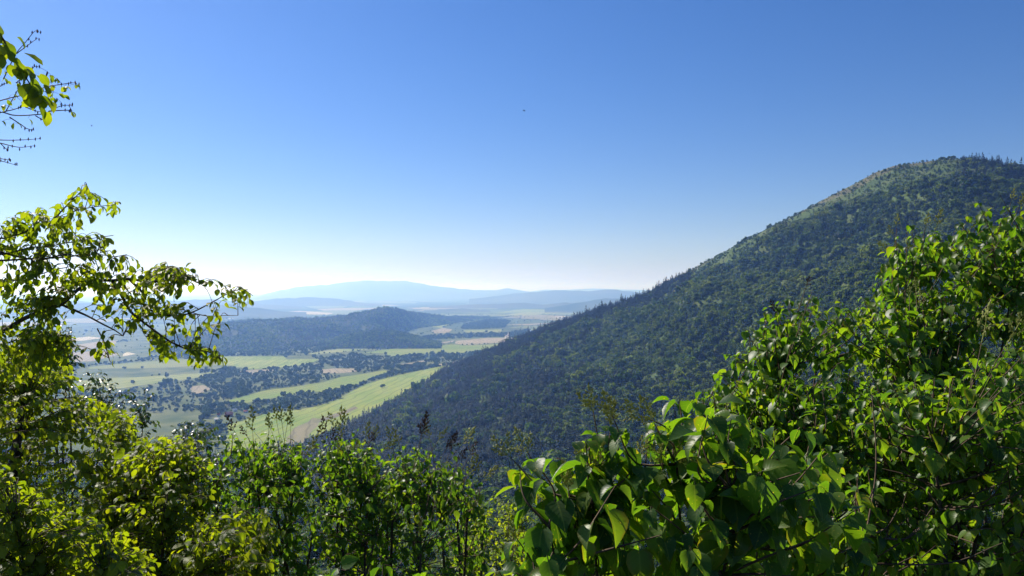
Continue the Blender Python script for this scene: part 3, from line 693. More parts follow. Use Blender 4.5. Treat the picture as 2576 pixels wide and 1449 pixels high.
# wooded hills across the valley
def cover(G, n, seed, r0, r1):
    r = rng_(seed); P, _, _ = sample_grid(G, n, r, r0, r1)
    return P
Ph = np.concatenate([cover(G_mid, 17000, 61, 2, 30), cover(G_spur, 4500, 62, 2, 18), cover(gA, 2500, 63, 2, 25)])
rh = rng_(64); mp_ = rh.random(len(Ph)) < np.clip(0.6 + 0.5 * noise2(Ph[:, 0], Ph[:, 1], 500, 65), 0.1, 1)
sh = rh.lognormal(-0.08, 0.28, len(Ph))
scatter_obj('hill_forest', Ph, rh.uniform(0, 6.28, len(Ph)), sh, np.where(mp_, rh.integers(0, 5, len(Ph)), 5 + rh.integers(0, 5, len(Ph))).astype(int), PINES + BROADS)

# ------------------------------------------------------------------ valley trees: hedgerows, scrub, woods
rv = rng_(71)
zones = [
 (C3((0,690),(330,690),(600,672),(790,640),(800,700),(780,715),(900,738),(800,768),(620,798),(430,820),(200,883),(0,934)), 0.0062, 0.45),
 (C3((700,600),(850,610),(960,590),(1050,600),(1180,610),(1240,610),(1500,587),(1660,572),(1900,560),(2030,556),(1860,610),(1700,640),(1400,698),(1250,690),(1190,692),(1050,715),(900,700),(790,640)), 0.0072, 0.5),
 (C3((200,922),(430,882),(600,852),(740,834),(800,838),(900,814),(1000,792),(1190,702),(1560,657),(1700,642),(1690,648),(1400,698),(1200,743),(1050,788),(960,838),(870,888),(760,923),(640,948),(430,972),(250,1030),(0,1060),(0,945),(120,910)), 0.0095, 0.0),
 (C3((-100,600),(160,603),(540,602),(700,600),(690,590),(1000,540),(1100,522),(1450,500),(1640,492),(1950,480),(2130,490),(2250,440),(2130,430),(1950,455),(1700,460),(1500,470),(1070,500),(700,515),(300,540),(0,560)), 0.0062, 0.35),
 (C3((1680,430),(1700,400),(1830,370),(1950,365),(2000,380),(1960,420),(1800,430)), 0.007, 0.0),
 (C3((-100,1060),(250,1030),(200,1150),(-100,1300)), 0.0060, 0.0),
 (C1((300,1140),(900,1145),(1250,1095),(1700,1035),(2130,960),(2576,870),(2576,1449),(300,1449)), 0.0034, 0.5),
 (C1((130,880),(520,830),(1000,800),(1400,700),(1800,700),(2576,700),(2576,735),(1600,768),(1000,808),(560,860),(130,930)), 0.005, 0.3),
 (C1((130,620),(600,540),(1000,520),(1000,540),(660,560),(300,640)), 0.0030, 0.2),
 (C3((690,1010),(840,975),(1000,930),(1030,915),(1000,905),(850,940),(720,990)), 0.0075, 0.0),
 (C3((1900,545),(2130,500),(2300,440),(2400,420),(2380,460),(2150,560),(1900,600)), 0.0040, 0.0),
]
PV = []; ZI = []
for poly, dens, clump in zones:
    Q = np.array([on_plain(*p) for p in poly]); lo, hi = Q.min(0), Q.max(0)
    n = int(np.prod(hi - lo) * dens); n = min(n, 60000)
    P = rv.uniform(lo, hi, (n, 2)); P = P[inside(Q, P)]
    if clump: P = P[noise2(P[:, 0], P[:, 1], 130, 72) + 0.5 * noise2(P[:, 0], P[:, 1], 50, 73) > -1.2 + clump * 1.1 + rv.normal(0, 0.25, len(P))]
    PV.append(P); ZI.append(np.full(len(P), len(ZI)))
def line(pts, step, jit):
    Q = np.array([on_plain(*p) for p in pts]); out = []
    for a, b in zip(Q[:-1], Q[1:]):
        k = max(1, int(np.linalg.norm(b - a) / step)); t = (np.arange(k) + rv.random(k)) / k
        out.append(a + (b - a) * t[:, None] + rv.normal(0, jit, (k, 2)))
    return np.concatenate(out)
LINES = [
 (C3((1050,578),(1330,543),(1640,526),(1750,524)), 26, 4), (C3((1640,535),(1990,524),(2090,508)), 20, 5), (C3((750,592),(990,573),(1200,548),(1430,518)), 18, 8),
 (C3((1000,540),(1430,503)), 26, 6), (C3((1430,372),(1500,380),(1700,356)), 40, 6), (C3((1560,421),(1640,390),(1760,378)), 28, 8), (C3((1700,455),(1950,452)), 22, 6),
 (C3((1960,408),(2250,398),(2430,388)), 26, 6), (C3((2130,446),(2290,443)), 26, 8), (C3((160,668),(330,690),(430,690),(600,674)), 26, 10), (C3((540,604),(560,626),(640,622)), 20, 6),
 (C3((410,638),(440,640)), 10, 5), (C3((190,665),(250,655),(340,650),(350,660),(270,668)), 9, 6),
 (C3((640,835),(700,828),(740,832)), 11, 6), (C3((430,862),(470,855),(560,865),(640,850)), 11, 8),
 (C1((830,1000),(1300,978),(1700,950)), 30, 10), (C1((1250,880),(1500,868),(2000,850)), 26, 10), (C1((560,890),(900,880),(1250,880)), 26, 12),
]
for p, st, j in LINES: PV.append(line(p, st, j)); ZI.append(np.full(len(PV[-1]), 20))
# thin sprinkling over open ground
P = rv.uniform((-2600, 1150), (2600, 7500), (9000, 2)); P = P[noise2(P[:, 0], P[:, 1], 420, 74) > 0.1]; PV.append(P); ZI.append(np.full(len(P), 21))
PV = np.concatenate(PV); ZI = np.concatenate(ZI)
ok = np.ones(len(PV), bool)
for Q in FIELDS: ok &= ~inside(Q, PV)
xpv = 512 + F * PV[:, 0] / PV[:, 1]
ok &= (xpv > -60) & (xpv < 1100) & (PV[:, 1] > 1000)
# keep off the hills and houses
HOUSES_XY = [on_plain(*p) for p in C2((500, 497), (321, 500), (295, 572), (600, 410), (785, 432))]
for h in HOUSES_XY:
    d = PV - h; ok &= ~((np.abs(d[:, 0]) < 13) & (d[:, 1] < 9) & (d[:, 1] > -48))
PV = PV[ok]; ZI = ZI[ok]
sv = rv.lognormal(-0.42, 0.38, len(PV))
PV3 = np.concatenate([PV, np.full((len(PV), 1), PLAIN + 0.1)], 1)
mtn = (512 + F * PV[:, 0] / PV[:, 1] > 298) & (PV[:, 1] > np.interp(512 + F * PV[:, 0] / PV[:, 1], cols, Yv)) & (PV[:, 1] < np.interp(512 + F * PV[:, 0] / PV[:, 1], cols, Yc + np.clip((zc - PLAIN) * 2.0, 40, 900))) & (np.interp(512 + F * PV[:, 0] / PV[:, 1], cols, zc) > PLAIN + 6)
PV3, sv, ZI = PV3[~mtn], sv[~mtn], ZI[~mtn]
xp = 512 + F * PV3[:, 0] / PV3[:, 1]; yp3 = HY - F * PV3[:, 2] / PV3[:, 1]
seenv = (yp3 < np.interp(xp, [0, 90, 150, 230, 300, 420], [330, 360, 400, 425, 440, 445]))
WV = {0: 'in the scrub above the upper long green field', 1: 'in the wood beyond the tan patch of field', 2: 'in the thick hedge between the two long green fields', 3: 'in the wood at the foot of the hill', 5: 'among the houses below the upper long field',
      6: 'in the rough scrub at the left of the valley', 9: 'beside the brown strip at the mountain foot', 20: 'in a row along a field edge', 21: 'scattered on rough grass in the valley'}
def where_v(x, y, P, i): return WV.get(int(ZI[i]), 'in the woods further across the valley')
VAL = forest('valley_tree', 'valley_woods', PV3, sv, VT, 'rounded dark green tree', 'tree', 'trees in the valley hedges and scrub', 75, pri=seenv, place=where_v)

def single(name, me, xy, sc, label, cat, group=None):
    o = bpy.data.objects.new(name, me); C.objects.link(o)
    o.location = (xy[0], xy[1], PLAIN + 0.2); o.scale = (sc if isinstance(sc, tuple) else (sc,) * 3); tag(o, label, cat, group); return o
single('field_tree', VT[0], on_plain(*C3((1177, 808))[0]), (1.5, 1.3, 1.15), 'lone dark bushy tree in the middle of the large green field', 'tree')
single('field_tree', VT[1], on_plain(*C1((1503, 998))[0]), (1.1, 1.1, 1.35), 'single upright tree on the far edge of the pale green field at left', 'tree')
single('field_tree', VT[2], on_plain(*C1((1067, 1078))[0]), (1.2, 1.2, 1.2), 'single round tree near the lower edge of the pale green field at left', 'tree')
SP = [pine_tree(360 + i, H=14.0, W=6.4, tiers=13, per=9, mats=[M_pine, M_bark]) for i in range(2)]
single('spruce_tree', SP[0], on_plain(*C2((325, 425))[0]), 0.85, 'dark pointed spruce tree behind the small red roofed house', 'spruce')
single('spruce_tree', SP[1], on_plain(*C2((495, 385))[0]), 1.15, 'tall dark pointed spruce tree behind the large red roofed house', 'spruce')

# ------------------------------------------------------------------ houses in the valley
M_rr = mat_plain('red_tiles', (0.42, 0.10, 0.06), 0.8, col2=(0.50, 0.16, 0.10), nscale=3)
M_rb = mat_plain('brown_wood', (0.20, 0.055, 0.04), 0.8, col2=(0.26, 0.08, 0.055), nscale=3)
M_wh = mat_plain('white_plaster', (0.70, 0.68, 0.63), 0.8, col2=(0.78, 0.76, 0.72), nscale=2)
M_gr = mat_plain('grey_roofing', (0.36, 0.34, 0.32), 0.7, col2=(0.48, 0.46, 0.44), nscale=2)
M_dk = mat_plain('dark_glass', (0.02, 0.025, 0.03), 0.2)
def box(lo, hi):
    lo, hi = np.array(lo, float), np.array(hi, float)
    V = np.array([[x, y, z] for x in (lo[0], hi[0]) for y in (lo[1], hi[1]) for z in (lo[2], hi[2])])
    return V, np.array([[0, 1, 3, 2], [4, 6, 7, 5], [0, 4, 5, 1], [2, 3, 7, 6], [0, 2, 6, 4], [1, 5, 7, 3]])
def house(xy, L, Wd, hw, hr, rot, mw, mr, label, cat='house', chimney=True, wins=3, flat=False):
    e = bpy.data.objects.new('house' if cat == 'house' else cat.replace(' ', '_'), None); C.objects.link(e)
    e.location = (xy[0], xy[1], PLAIN + 0.2); e.rotation_euler = (0, 0, rot); tag(e, label, cat)
    V, Fa = box((-L / 2, -Wd / 2, -1), (L / 2, Wd / 2, hw))
    gv = np.array([(-L / 2, -Wd / 2, hw), (-L / 2, Wd / 2, hw), (-L / 2, 0, hw + hr), (L / 2, -Wd / 2, hw), (L / 2, Wd / 2, hw), (L / 2, 0, hw + hr)])
    obj('wall', mesh_np('wall', np.concatenate([V, gv]), [Fa, np.array([[8, 10, 9], [11, 12, 13]])], [mw], smooth=False), e)
    ov = 0.6; th = 0.25
    rv_ = []
    for s in (-1, 1):
        a = np.array([(-L / 2 - ov, s * (Wd / 2 + ov), hw - hr * ov / (Wd / 2) + 0.05), (L / 2 + ov, s * (Wd / 2 + ov), hw - hr * ov / (Wd / 2) + 0.05), (L / 2 + ov, 0, hw + hr + 0.05), (-L / 2 - ov, 0, hw + hr + 0.05)])
        rv_.append((np.concatenate([a, a + [0, 0, th]]), np.array([[0, 1, 2, 3], [4, 7, 6, 5], [0, 4, 5, 1], [1, 5, 6, 2], [2, 6, 7, 3], [3, 7, 4, 0]])))
    roof = obj('roof', mesh_np('roof', *merge(rv_), [mr], smooth=False), e)
    if chimney:
        V, Fa = box((L * 0.12, -0.4 + Wd * 0.12, hw + hr * 0.3), (L * 0.12 + 0.9, 0.5 + Wd * 0.12, hw + hr + 1.3)); obj('chimney', mesh_np('chimney', V, Fa, [mr], smooth=False), roof)
    for i in range(wins):
        x = -L / 2 + L * (i + 0.7) / (wins + 0.4)
        V, Fa = box((x - 0.55, -Wd / 2 - 0.06, hw * 0.4), (x + 0.55, -Wd / 2 + 0.1, hw * 0.8)); obj('window', mesh_np('window', V, Fa, [M_dk], smooth=False), e)
    V, Fa = box((L * 0.38, -Wd / 2 - 0.07, -0.5), (L * 0.38 + 1.0, -Wd / 2 + 0.1, 2.0)); obj('door', mesh_np('door', V, Fa, [M_dk], smooth=False), e)
    return e
house(HOUSES_XY[0], 12.5, 8.5, 4.4, 3.8, 0.12, M_rb, M_rr, 'red brown house with red gable roof and chimney among valley trees')
house(HOUSES_XY[1], 5.5, 5.5, 3.2, 2.6, 0.3, M_wh, M_rr, 'small house with bright red roof left of the larger red house', wins=1)
house(HOUSES_XY[2], 7.5, 6, 3, 2.0, -0.3, M_wh, M_gr, 'pale grey roofed house below the small red roofed house', wins=2, chimney=False)
house(HOUSES_XY[3], 7.0, 6, 3, 2.2, 0.5, M_wh, M_wh, 'white walled house half hidden in trees behind the red house', wins=2)
house(HOUSES_XY[4], 6.0, 5, 2.6, 2.0, 0.0, M_wh, M_rr, 'small white house with red roof to the right among trees', wins=2)
house(on_plain(*C3((2133, 444))[0]), 16, 9, 6, 2.0, 0.3, M_wh, M_wh, 'long bright white shed in the distant valley woods beside the ridge', cat='shed', chimney=False, wins=4)
# dust behind a machine working on the tan field
mdu = mat_new('dust'); n, l = nodes(mdu); n.remove(n['Principled BSDF']); pd = n.new('ShaderNodeVolumePrincipled'); l.new(pd.outputs[0], n['Material Output'].inputs['Volume'])
pd.inputs['Color'].default_value = (0.9, 0.8, 0.68, 1); pd.inputs['Density'].default_value = 0.06
q = on_plain(*C3((1977, 487))[0]); parts = []
for dx, dz, rx in ((-4, 4, 9), (2, 8, 8), (5, 15, 6), (6, 23, 4.5)):
    u = np.linspace(0, np.pi, 6)[1:-1]; v = np.arange(8) * np.pi / 4
    V = [(0, 0, 1)] + [(math.sin(a) * math.cos(b_), math.sin(a) * math.sin(b_), math.cos(a)) for a in u for b_ in v] + [(0, 0, -1)]
    V = np.array(V) * rx + [dx, 0, dz]
    t = [[0, 1 + i, 1 + (i + 1) % 8] for i in range(8)]
    for k in range(3):
        for i in range(8):
            a, b_, c_, d_ = 1 + k * 8 + i, 1 + k * 8 + (i + 1) % 8, 9 + k * 8 + i, 9 + k * 8 + (i + 1) % 8
            t += [[a, c_, d_], [a, d_, b_]]
    t += [[33, 25 + (i + 1) % 8, 25 + i] for i in range(8)]
    parts.append((V, np.array(t)))
o = obj('dust_plume', mesh_np('dust_plume', *merge(parts), [mdu]), loc=(q[0], q[1], PLAIN + 1)); tag(o, kind='stuff')

# ------------------------------------------------------------------ birds
M_bird = mat_plain('dark_feathers', (0.02, 0.02, 0.022), 0.7)
def bird(p, span, roll, head, label):
    e = bpy.data.objects.new('bird', None); C.objects.link(e); e.location = p; e.rotation_euler = (roll, 0.1, head); tag(e, label, 'bird')
    k = span
    bv = np.array([(0.30, 0, 0.02), (0.12, 0.06, 0), (0.12, -0.06, 0), (0.1, 0, 0.06), (0.1, 0, -0.06), (-0.25, 0.03, 0), (-0.25, -0.03, 0), (-0.36, 0.06, 0.01), (-0.36, -0.06, 0.01)]) * k
    obj('body', mesh_np('body', bv, [np.array([[0, 1, 3], [0, 3, 2], [0, 2, 4], [0, 4, 1], [3, 1, 5], [3, 5, 6], [3, 6, 2], [4, 2, 6], [4, 6, 5], [4, 5, 1]]), np.array([[5, 7, 8, 6]])], [M_bird], smooth=False), e)
    for s in (-1, 1):
        w = np.array([(0.12, s * 0.05, 0.02), (0.10, s * 0.28, 0.10), (0.0, s * 0.5, 0.05), (-0.08, s * 0.28, 0.08), (-0.1, s * 0.05, 0.02)]) * k
        obj('wing', mesh_np('wing', np.concatenate([w, w - [0, 0, 0.012 * k]]), np.array([[0, 1, 2, 3, 4], [9, 8, 7, 6, 5]]), [M_bird], smooth=False), e)
bird(px(524, 110.6, 45), 0.32, 0.5, 0.3, 'dark bird flying in the middle of the blue sky')
bird(px(91.5, 125.7, 60), 0.24, -0.5, 0.6, 'tiny bird in the sky to the right of the bare twigs')
bird(px(181.5, 142, 70), 0.24, -0.3, 0.5, 'tiny pale looking bird low in the left half of the sky')
bird(px(579.5, 17.7, 80), 0.26, 1.0, 1.2, 'tiny bird high near the top edge of the sky')
bird(px(989.5, 153.6, 80), 0.26, 0.2, 0.2, 'tiny bird just above the mountain summit')
# ------------------------------------------------------------------ plants close to the viewer
def norm(v): return v / (np.linalg.norm(v, axis=-1, keepdims=True) + 1e-9)

def leaf_shape(kind, seed):
    """one leaf of unit length along +Y with its stalk at the origin, upper side +Z"""
    r = rng_(seed)
    if kind == 'lilac':
        t = np.array([0.20, 0.30, 0.46, 0.63, 0.81, 1.0]); w = np.array([0.15, 0.33, 0.375, 0.30, 0.16, 0.0]); so = np.array([-0.05, -0.03, 0, 0, 0, 0]); st = 0.2
        bend, fold = r.uniform(0.5, 1.5), r.uniform(0.15, 0.55)
    elif kind == 'hornbeam':
        t = np.array([0.10, 0.20, 0.38, 0.58, 0.79, 1.0]); w = np.array([0.07, 0.22, 0.30, 0.29, 0.18, 0.0]); so = np.array([0, 0.02, 0.03, 0.04, 0.03, 0]); st = 0.1
        bend, fold = r.uniform(0.2, 1.0), r.uniform(0.1, 0.5)
    else:
        t = np.array([0.05, 0.25, 0.40, 0.60, 0.72, 1.0]); w = np.array([0.04, 0.20, 0.15, 0.30, 0.22, 0.05]); so = np.array([0, 0.03, 0, 0.03, 0, 0]); st = 0.05
        bend, fold = r.uniform(0.1, 0.8), r.uniform(0.05, 0.4)
    t = np.concatenate([[0.0, st - 0.005], t]); w = np.concatenate([[0.012, 0.012], w]) * r.uniform(0.9, 1.08) * (0.9 if kind == 'lilac' else 1); so = np.concatenate([[0, 0], so])
    # bent centre line
    ang = -bend * np.clip((t - st * 0.4), 0, 1) ** 1.2 + 0.25
    y = np.concatenate([[0], np.cumsum(np.diff(t) * np.cos(ang[1:]))]); z = np.concatenate([[0], np.cumsum(np.diff(t) * np.sin(ang[1:]))])
    tw = r.uniform(-0.5, 0.5) * t ** 2
    V, UV = [], []
    for i in range(len(t)):
        dy = so[i]
        for s in (-1, 0, 1):
            x = s * w[i] * math.cos(fold * abs(s)); zz = z[i] + abs(s) * w[i] * math.sin(fold) + s * w[i] * math.sin(tw[i]) + (r.normal(0, 0.02) * w[i] / 0.3 if s else 0)
            V.append((x, y[i] + abs(s) * dy, zz)); UV.append((0.5 + 0.5 * s * min(1, w[i] / 0.02), max(0, (t[i] - st) / (1 - st))))
    Fq = []
    for i in range(len(t) - 1):
        if i == 1: continue
        for s in (0, 1): Fq.append((i * 3 + s, i * 3 + s + 1, i * 3 + 4 + s, i * 3 + 3 + s))
    return np.array(V), np.array(Fq), np.array(UV)

LEAF = {k: [leaf_shape(k, 900 + 20 * j + i) for i in range(6)] for j, k in enumerate(('lilac', 'hornbeam', 'oak'))}
LEAFMAT = {'lilac': M_lilac, 'hornbeam': M_horn, 'oak': M_oak}
LEAFMESH = {k: [mesh_np('leaf', V, Fq, [LEAFMAT[k]], uv=UV) for V, Fq, UV in LEAF[k]] for k in LEAF}
PLANTS = []

def curve(pts, sub=5):
    P = np.asarray(pts, float)
    if len(P) < 3: return np.array([P[0] + (P[-1] - P[0]) * t for t in np.linspace(0, 1, 3)])
    Q = np.concatenate([[2 * P[0] - P[1]], P, [2 * P[-1] - P[-2]]]); out = []
    for i in range(1, len(Q) - 2):
        for t in np.arange(sub) / sub:
            a, b, c, d = Q[i - 1], Q[i], Q[i + 1], Q[i + 2]
            out.append(0.5 * ((2 * b) + (c - a) * t + (2 * a - 5 * b + 4 * c - d) * t * t + (3 * b - a - 3 * c + d) * t ** 3))
    out.append(P[-1]); return np.array(out)

def tube(P, r0, r1, k=5):
    n = len(P); T = norm(np.gradient(P, axis=0)); ref = np.array([0.31, 0.83, 0.11])
    A = norm(np.cross(T, ref)); B = np.cross(T, A); t = np.arange(k) * 2 * np.pi / k
    rad = np.linspace(r0, r1, n)[:, None, None]
    V = (P[:, None] + rad * (np.cos(t)[None, :, None] * A[:, None] + np.sin(t)[None, :, None] * B[:, None])).reshape(-1, 3)
    i = np.arange((n - 1) * k); r = i // k; c = i % k
    return V, np.stack([r * k + c, r * k + (c + 1) % k, (r + 1) * k + (c + 1) % k, (r + 1) * k + c], 1)

class Leaves:
    def __init__(s): s.P = []; s.A = []; s.N = []; s.S = []
    def add(s, p, a, n, sz): s.P.append(p); s.A.append(a); s.N.append(n); s.S.append(sz)
    def arrays(s):
        P = np.array(s.P); A = norm(np.array(s.A)); N = np.array(s.N); N = norm(N - A * np.sum(A * N, 1, keepdims=True)); X = np.cross(A, N)
        return P, np.stack([X, A, N], 2), np.array(s.S)

def leaves_on(L, path, r, kind, size, length, step, droop=0.5, keep=1.0):
    """leaves along the last LENGTH metres of a shoot: pairs for lilac, alternate for the others"""
    seg = np.linalg.norm(np.diff(path, axis=0), axis=1); cum = np.concatenate([[0], np.cumsum(seg)]); tot = cum[-1]
    s = tot; phi = r.uniform(0, 6.28); k = 0
    while s > max(0, tot - length):
        i = min(np.searchsorted(cum, s) - 1, len(seg) - 1); i = max(i, 0)
        p = path[i] + (path[i + 1] - path[i]) * min(max((s - cum[i]) / (seg[i] + 1e-9), 0), 1)
        t = (path[i + 1] - path[i]) / (seg[i] + 1e-9)
        e1 = np.cross(t, [0.1, 0.2, 1.0]); e1 = e1 / (np.linalg.norm(e1) + 1e-9); e2 = np.cross(t, e1)
        near_tip = 1 - (tot - s) / max(length, 1e-6)
        if kind == 'lilac':
            for o in (0, math.pi):
                if r.random() > keep: continue
                a = phi + o + r.normal(0, 0.25)
                d = math.cos(a) * e1 + math.sin(a) * e2
                ax = d * 0.75 + t * (0.05 + 0.35 * near_tip) + np.array([0, 0, -1]) * droop * r.uniform(0.3, 1.6)
                nn = t * 0.5 + np.array([0, 0, 0.6]) + d * 0.6 + r.normal(0, 0.3, 3)
                L.add(p, ax, nn, size * r.uniform(0.5, 1.2) * (0.6 + 0.4 * min(1, (tot - s) / 0.06 + 0.3)))
            phi += math.pi / 2 + r.normal(0, 0.2)
        else:
            if r.random() < keep:
                sd = 1 if k % 2 else -1
                d = e1 * sd if abs(t[2]) < 0.75 else math.cos(phi + k * 2.4) * e1 + math.sin(phi + k * 2.4) * e2
                ax = d * r.uniform(0.45, 0.9) + t * 0.6 + np.array([0, 0, -1]) * droop * r.uniform(0.2, 1.6)
                nn = np.array([0, 0, 1.0]) + t * 0.25 + r.normal(0, 0.35, 3)
                L.add(p, ax, nn, size * r.uniform(0.6, 1.2))
            k += 1
        s -= step * r.uniform(0.75, 1.3)

def head_mesh(seed, mat):
    """a lilac's upright panicle of seed pods along +Z, unit length"""
    r = rng_(seed); parts = [cone((0, 0, 0), (0, 0, 0.9), 0.012, 0.006, 4)]
    oc = np.array([(1, 0, 0), (0, 1, 0), (-1, 0, 0), (0, -1, 0), (0, 0, 1.0), (0, 0, -1.0)], float); of = np.array([[0, 1, 4, 4], [1, 2, 4, 4], [2, 3, 4, 4], [3, 0, 4, 4], [1, 0, 5, 5], [2, 1, 5, 5], [3, 2, 5, 5], [0, 3, 5, 5]])
    tri = []
    for i in range(11):
        z = 0.18 + 0.075 * i; a = i * 2.4 + r.uniform(-0.3, 0.3); ln = 0.34 * (1.05 - z) * r.uniform(0.7, 1.2) + 0.05
        d = np.array([math.cos(a) * 0.75, math.sin(a) * 0.75, 0.66]); b = np.array([0, 0, z])
        parts.append(cone(b, b + d * ln, 0.008, 0.005, 3))
        for k in range(3 + int(ln * 12)):
            p = b + d * ln * r.uniform(0.35, 1.05) + r.normal(0, 0.022, 3)
            ax = norm(np.array([d[0] * 0.4, d[1] * 0.4, 1.0]) + r.normal(0, 0.3, 3)); e1 = norm(np.cross(ax, [1, 0.3, 0])); e2 = np.cross(ax, e1)
            h, w = r.uniform(0.05, 0.075), r.uniform(0.022, 0.032)
            tri.append((p + (oc[:, :1] * e1 + oc[:, 1:2] * e2) * w + oc[:, 2:] * ax * h, of[:, :3]))
    for k in range(5):
        p = np.array([0, 0, 0.88 + 0.05 * k]) + r.normal(0, 0.015, 3); tri.append((p + oc * [0.017, 0.017, 0.06], of[:, :3]))
    V1, F1 = merge(parts) if all(p[1].shape[1] == 4 for p in parts) else (None, None)
    V2, F2 = merge(tri)
    return mesh_np('seed_head', np.concatenate([V1, V2]), [F1, F2 + len(V1)], [mat], smooth=False)
HEADS = [head_mesh(700 + i, M_pod) for i in range(4)]; HEADS_DRY = [head_mesh(720 + i, M_podb) for i in range(3)]

def plant_root(name, label, cat, base, group=None):
    e = bpy.data.objects.new(name, None); C.objects.link(e); e.location = base; tag(e, label, cat, group); return e

def grow(label, kind, contour, ybot, Y0, dY, n_tips, size, seed, cat='shrub', name=None, n_main=7, length=0.45, step=0.055, heads=(), dry=(), bias=1.3,
         leaf_parts=True, keep=1.0, droop=0.95, stem_r=0.016, basex=None, fan=1, bare=0, trunk=None, group=None, head_len=0.16, loose=0.35):
    """a many stemmed shrub: shoots reach tips spread through its crown, leaves sit along the shoots"""
    r = rng_(seed)
    cx = np.array([c[0] for c in contour]); cy = np.array([c[1] for c in contour])
    bx = basex if basex is not None else cx.mean()
    bX = (bx - 512) / F * Y0; bY = Y0 + 0.1
    base = np.array([bX, bY, float(ground_near(bX, bY)) - 0.05])
    root = plant_root(name or ('lilac_shrub' if kind == 'lilac' else kind + '_tree'), label, cat, base, group)
    tips = []
    for _ in range(n_tips):
        x = r.uniform(cx[0], cx[-1]); top = np.interp(x, cx, cy); u = r.random() ** bias if r.random() > 0.14 else 0.06 * r.random()
        if kind != 'oak': top = top + abs(r.normal(0, 9)) - 5
        y = top + (ybot - top) * u + 2
        Y = Y0 + dY * (r.uniform(-1, 1) if u > 0.12 else r.uniform(-0.6, 0.6))
        tips.append((px(x, y, Y), None))
    for _ in range(bare):
        x = r.uniform(cx[0], cx[-1]); top = np.interp(x, cx, cy); y = top + (min(ybot, 576) - top) * r.uniform(-0.04, 0.9)
        tips.append((px(x, y, Y0 - dY * r.uniform(0, 1)), 'bare'))
    for (x, y) in heads: tips.append((px(x, y, Y0 + r.uniform(-0.5, 0.3) * dY * 0.6), 'head'))
    for (x, y) in dry: tips.append((px(x, y, Y0 + r.uniform(-0.5, 0.3) * dY * 0.6), 'dry'))
    T = np.array([t[0] for t in tips]); T[:, 2] = np.maximum(T[:, 2], ground_near(T[:, 0], T[:, 1]) + 0.15)
    # main stems
    nodes_P, nodes_r = [], []
    mains = []
    order = r.permutation(n_tips)
    xs = T[:n_tips, 0]; qs = np.quantile(xs, (np.arange(n_main) + 0.5) / n_main)
    for q in qs:
        cand = np.argsort(np.abs(xs - q))[:max(3, n_tips // n_main)]; cand = cand[np.argsort(-T[cand, 2])[:max(2, len(cand) // 3)]]
        tip = T[r.choice(cand)]
        b = base + np.array([r.normal(0, 0.12), r.normal(0, 0.12), 0]) + (tip - base) * np.array([0.10, 0.10, 0])
        h = tip - b
        pts = [b, b + h * [0.35, 0.35, 0.36] + r.normal(0, 0.05, 3) * np.linalg.norm(h) * 0.5, b + h * [0.62, 0.62, 0.70] + r.normal(0, 0.035, 3) * np.linalg.norm(h) * 0.6, b + h * 0.93]
        P = curve(pts, 6); mains.append(P); nodes_P.append(P[4:]); nodes_r.append(np.linspace(1, 0.3, len(P))[4:])
    NP = np.concatenate(nodes_P); NR = np.concatenate(nodes_r)
    for P in mains:
        obj('stem', mesh_np('stem', *tube(P - base, stem_r * r.uniform(0.7, 1.25), stem_r * 0.25, 6), [M_bark]), root)
    if trunk:
        P = curve([base] + [px(x, y, Y0 - 0.5) for x, y in trunk], 5)
        obj('trunk', mesh_np('trunk', *tube(P - base, 0.04, 0.010, 7), [M_bark]), root)
    L = Leaves(); tw = []
    for (p, what), t in zip(tips, T):
        d = t - NP; dist = np.linalg.norm(d, axis=1); cost = dist + 2.0 * np.maximum(0, 0.08 - d[:, 2]) + loose * r.random(len(NP))
        # prefer joints that sit below and a fair way back
        cost = cost + 0.8 * np.maximum(0, 0.18 * Y0 / 6 - dist)
        j = np.argmin(cost); a = NP[j]; v = t - a
        if kind == 'lilac': ctrl = a + v * [0.62, 0.62, 0.42] + r.normal(0, 0.04, 3)
        else: ctrl = a + v * [0.5, 0.5, 0.75] + np.array([0, 0, 0.06]) + r.normal(0, 0.04, 3)
        P = curve([a, a * 0.25 + ctrl * 0.5 + t * 0.25, t], 5)
        tw.append(tube(P, 0.0032 + 0.0035 * NR[j], 0.0014, 3))
        if what == 'bare': continue
        if what is None or kind != 'lilac':
            leaves_on(L, P, r, kind, size, length, step, droop, keep)
        else:
            leaves_on(L, P[:-2], r, kind, size, length * 0.7, step, droop, 0.8)
            dr = norm(P[-1] - P[-3]); M = Vector(dr).to_track_quat('Z', 'Y').to_matrix().to_4x4()
            for q in range(fan):
                hs = head_len * r.uniform(0.75, 1.15) * (1 if q == 0 else 0.8)
                o = obj('seed_head', (HEADS if what == 'head' else HEADS_DRY)[r.integers(0, 3)], root)
                tl = Matrix.Rotation(0 if q == 0 else r.uniform(0.35, 0.75), 4, 'X')
                o.matrix_basis = Matrix.Translation(Vector(t - base)) @ M @ Matrix.Rotation(r.uniform(0, 6.28), 4, 'Z') @ tl @ Matrix.Scale(hs, 4)
    V, Fa = merge(tw); o = obj('twig', mesh_np('twig', V - base, Fa, [M_twig])); o.parent = root; tag(o, kind='stuff')
    PLANTS.append((root, base, kind, L, leaf_parts, r))
    return root

def S6(*pts): return [(475 + p[0] * 0.156, 350 + p[1] * 0.156) for p in pts]
def S4(*pts): return [(250 + p[0] * 0.12146, 400 + p[1] * 0.12146) for p in pts]
def SB(*pts): return [(750 + p[0] * 0.1064, 137.5 + p[1] * 0.1064) for p in pts]

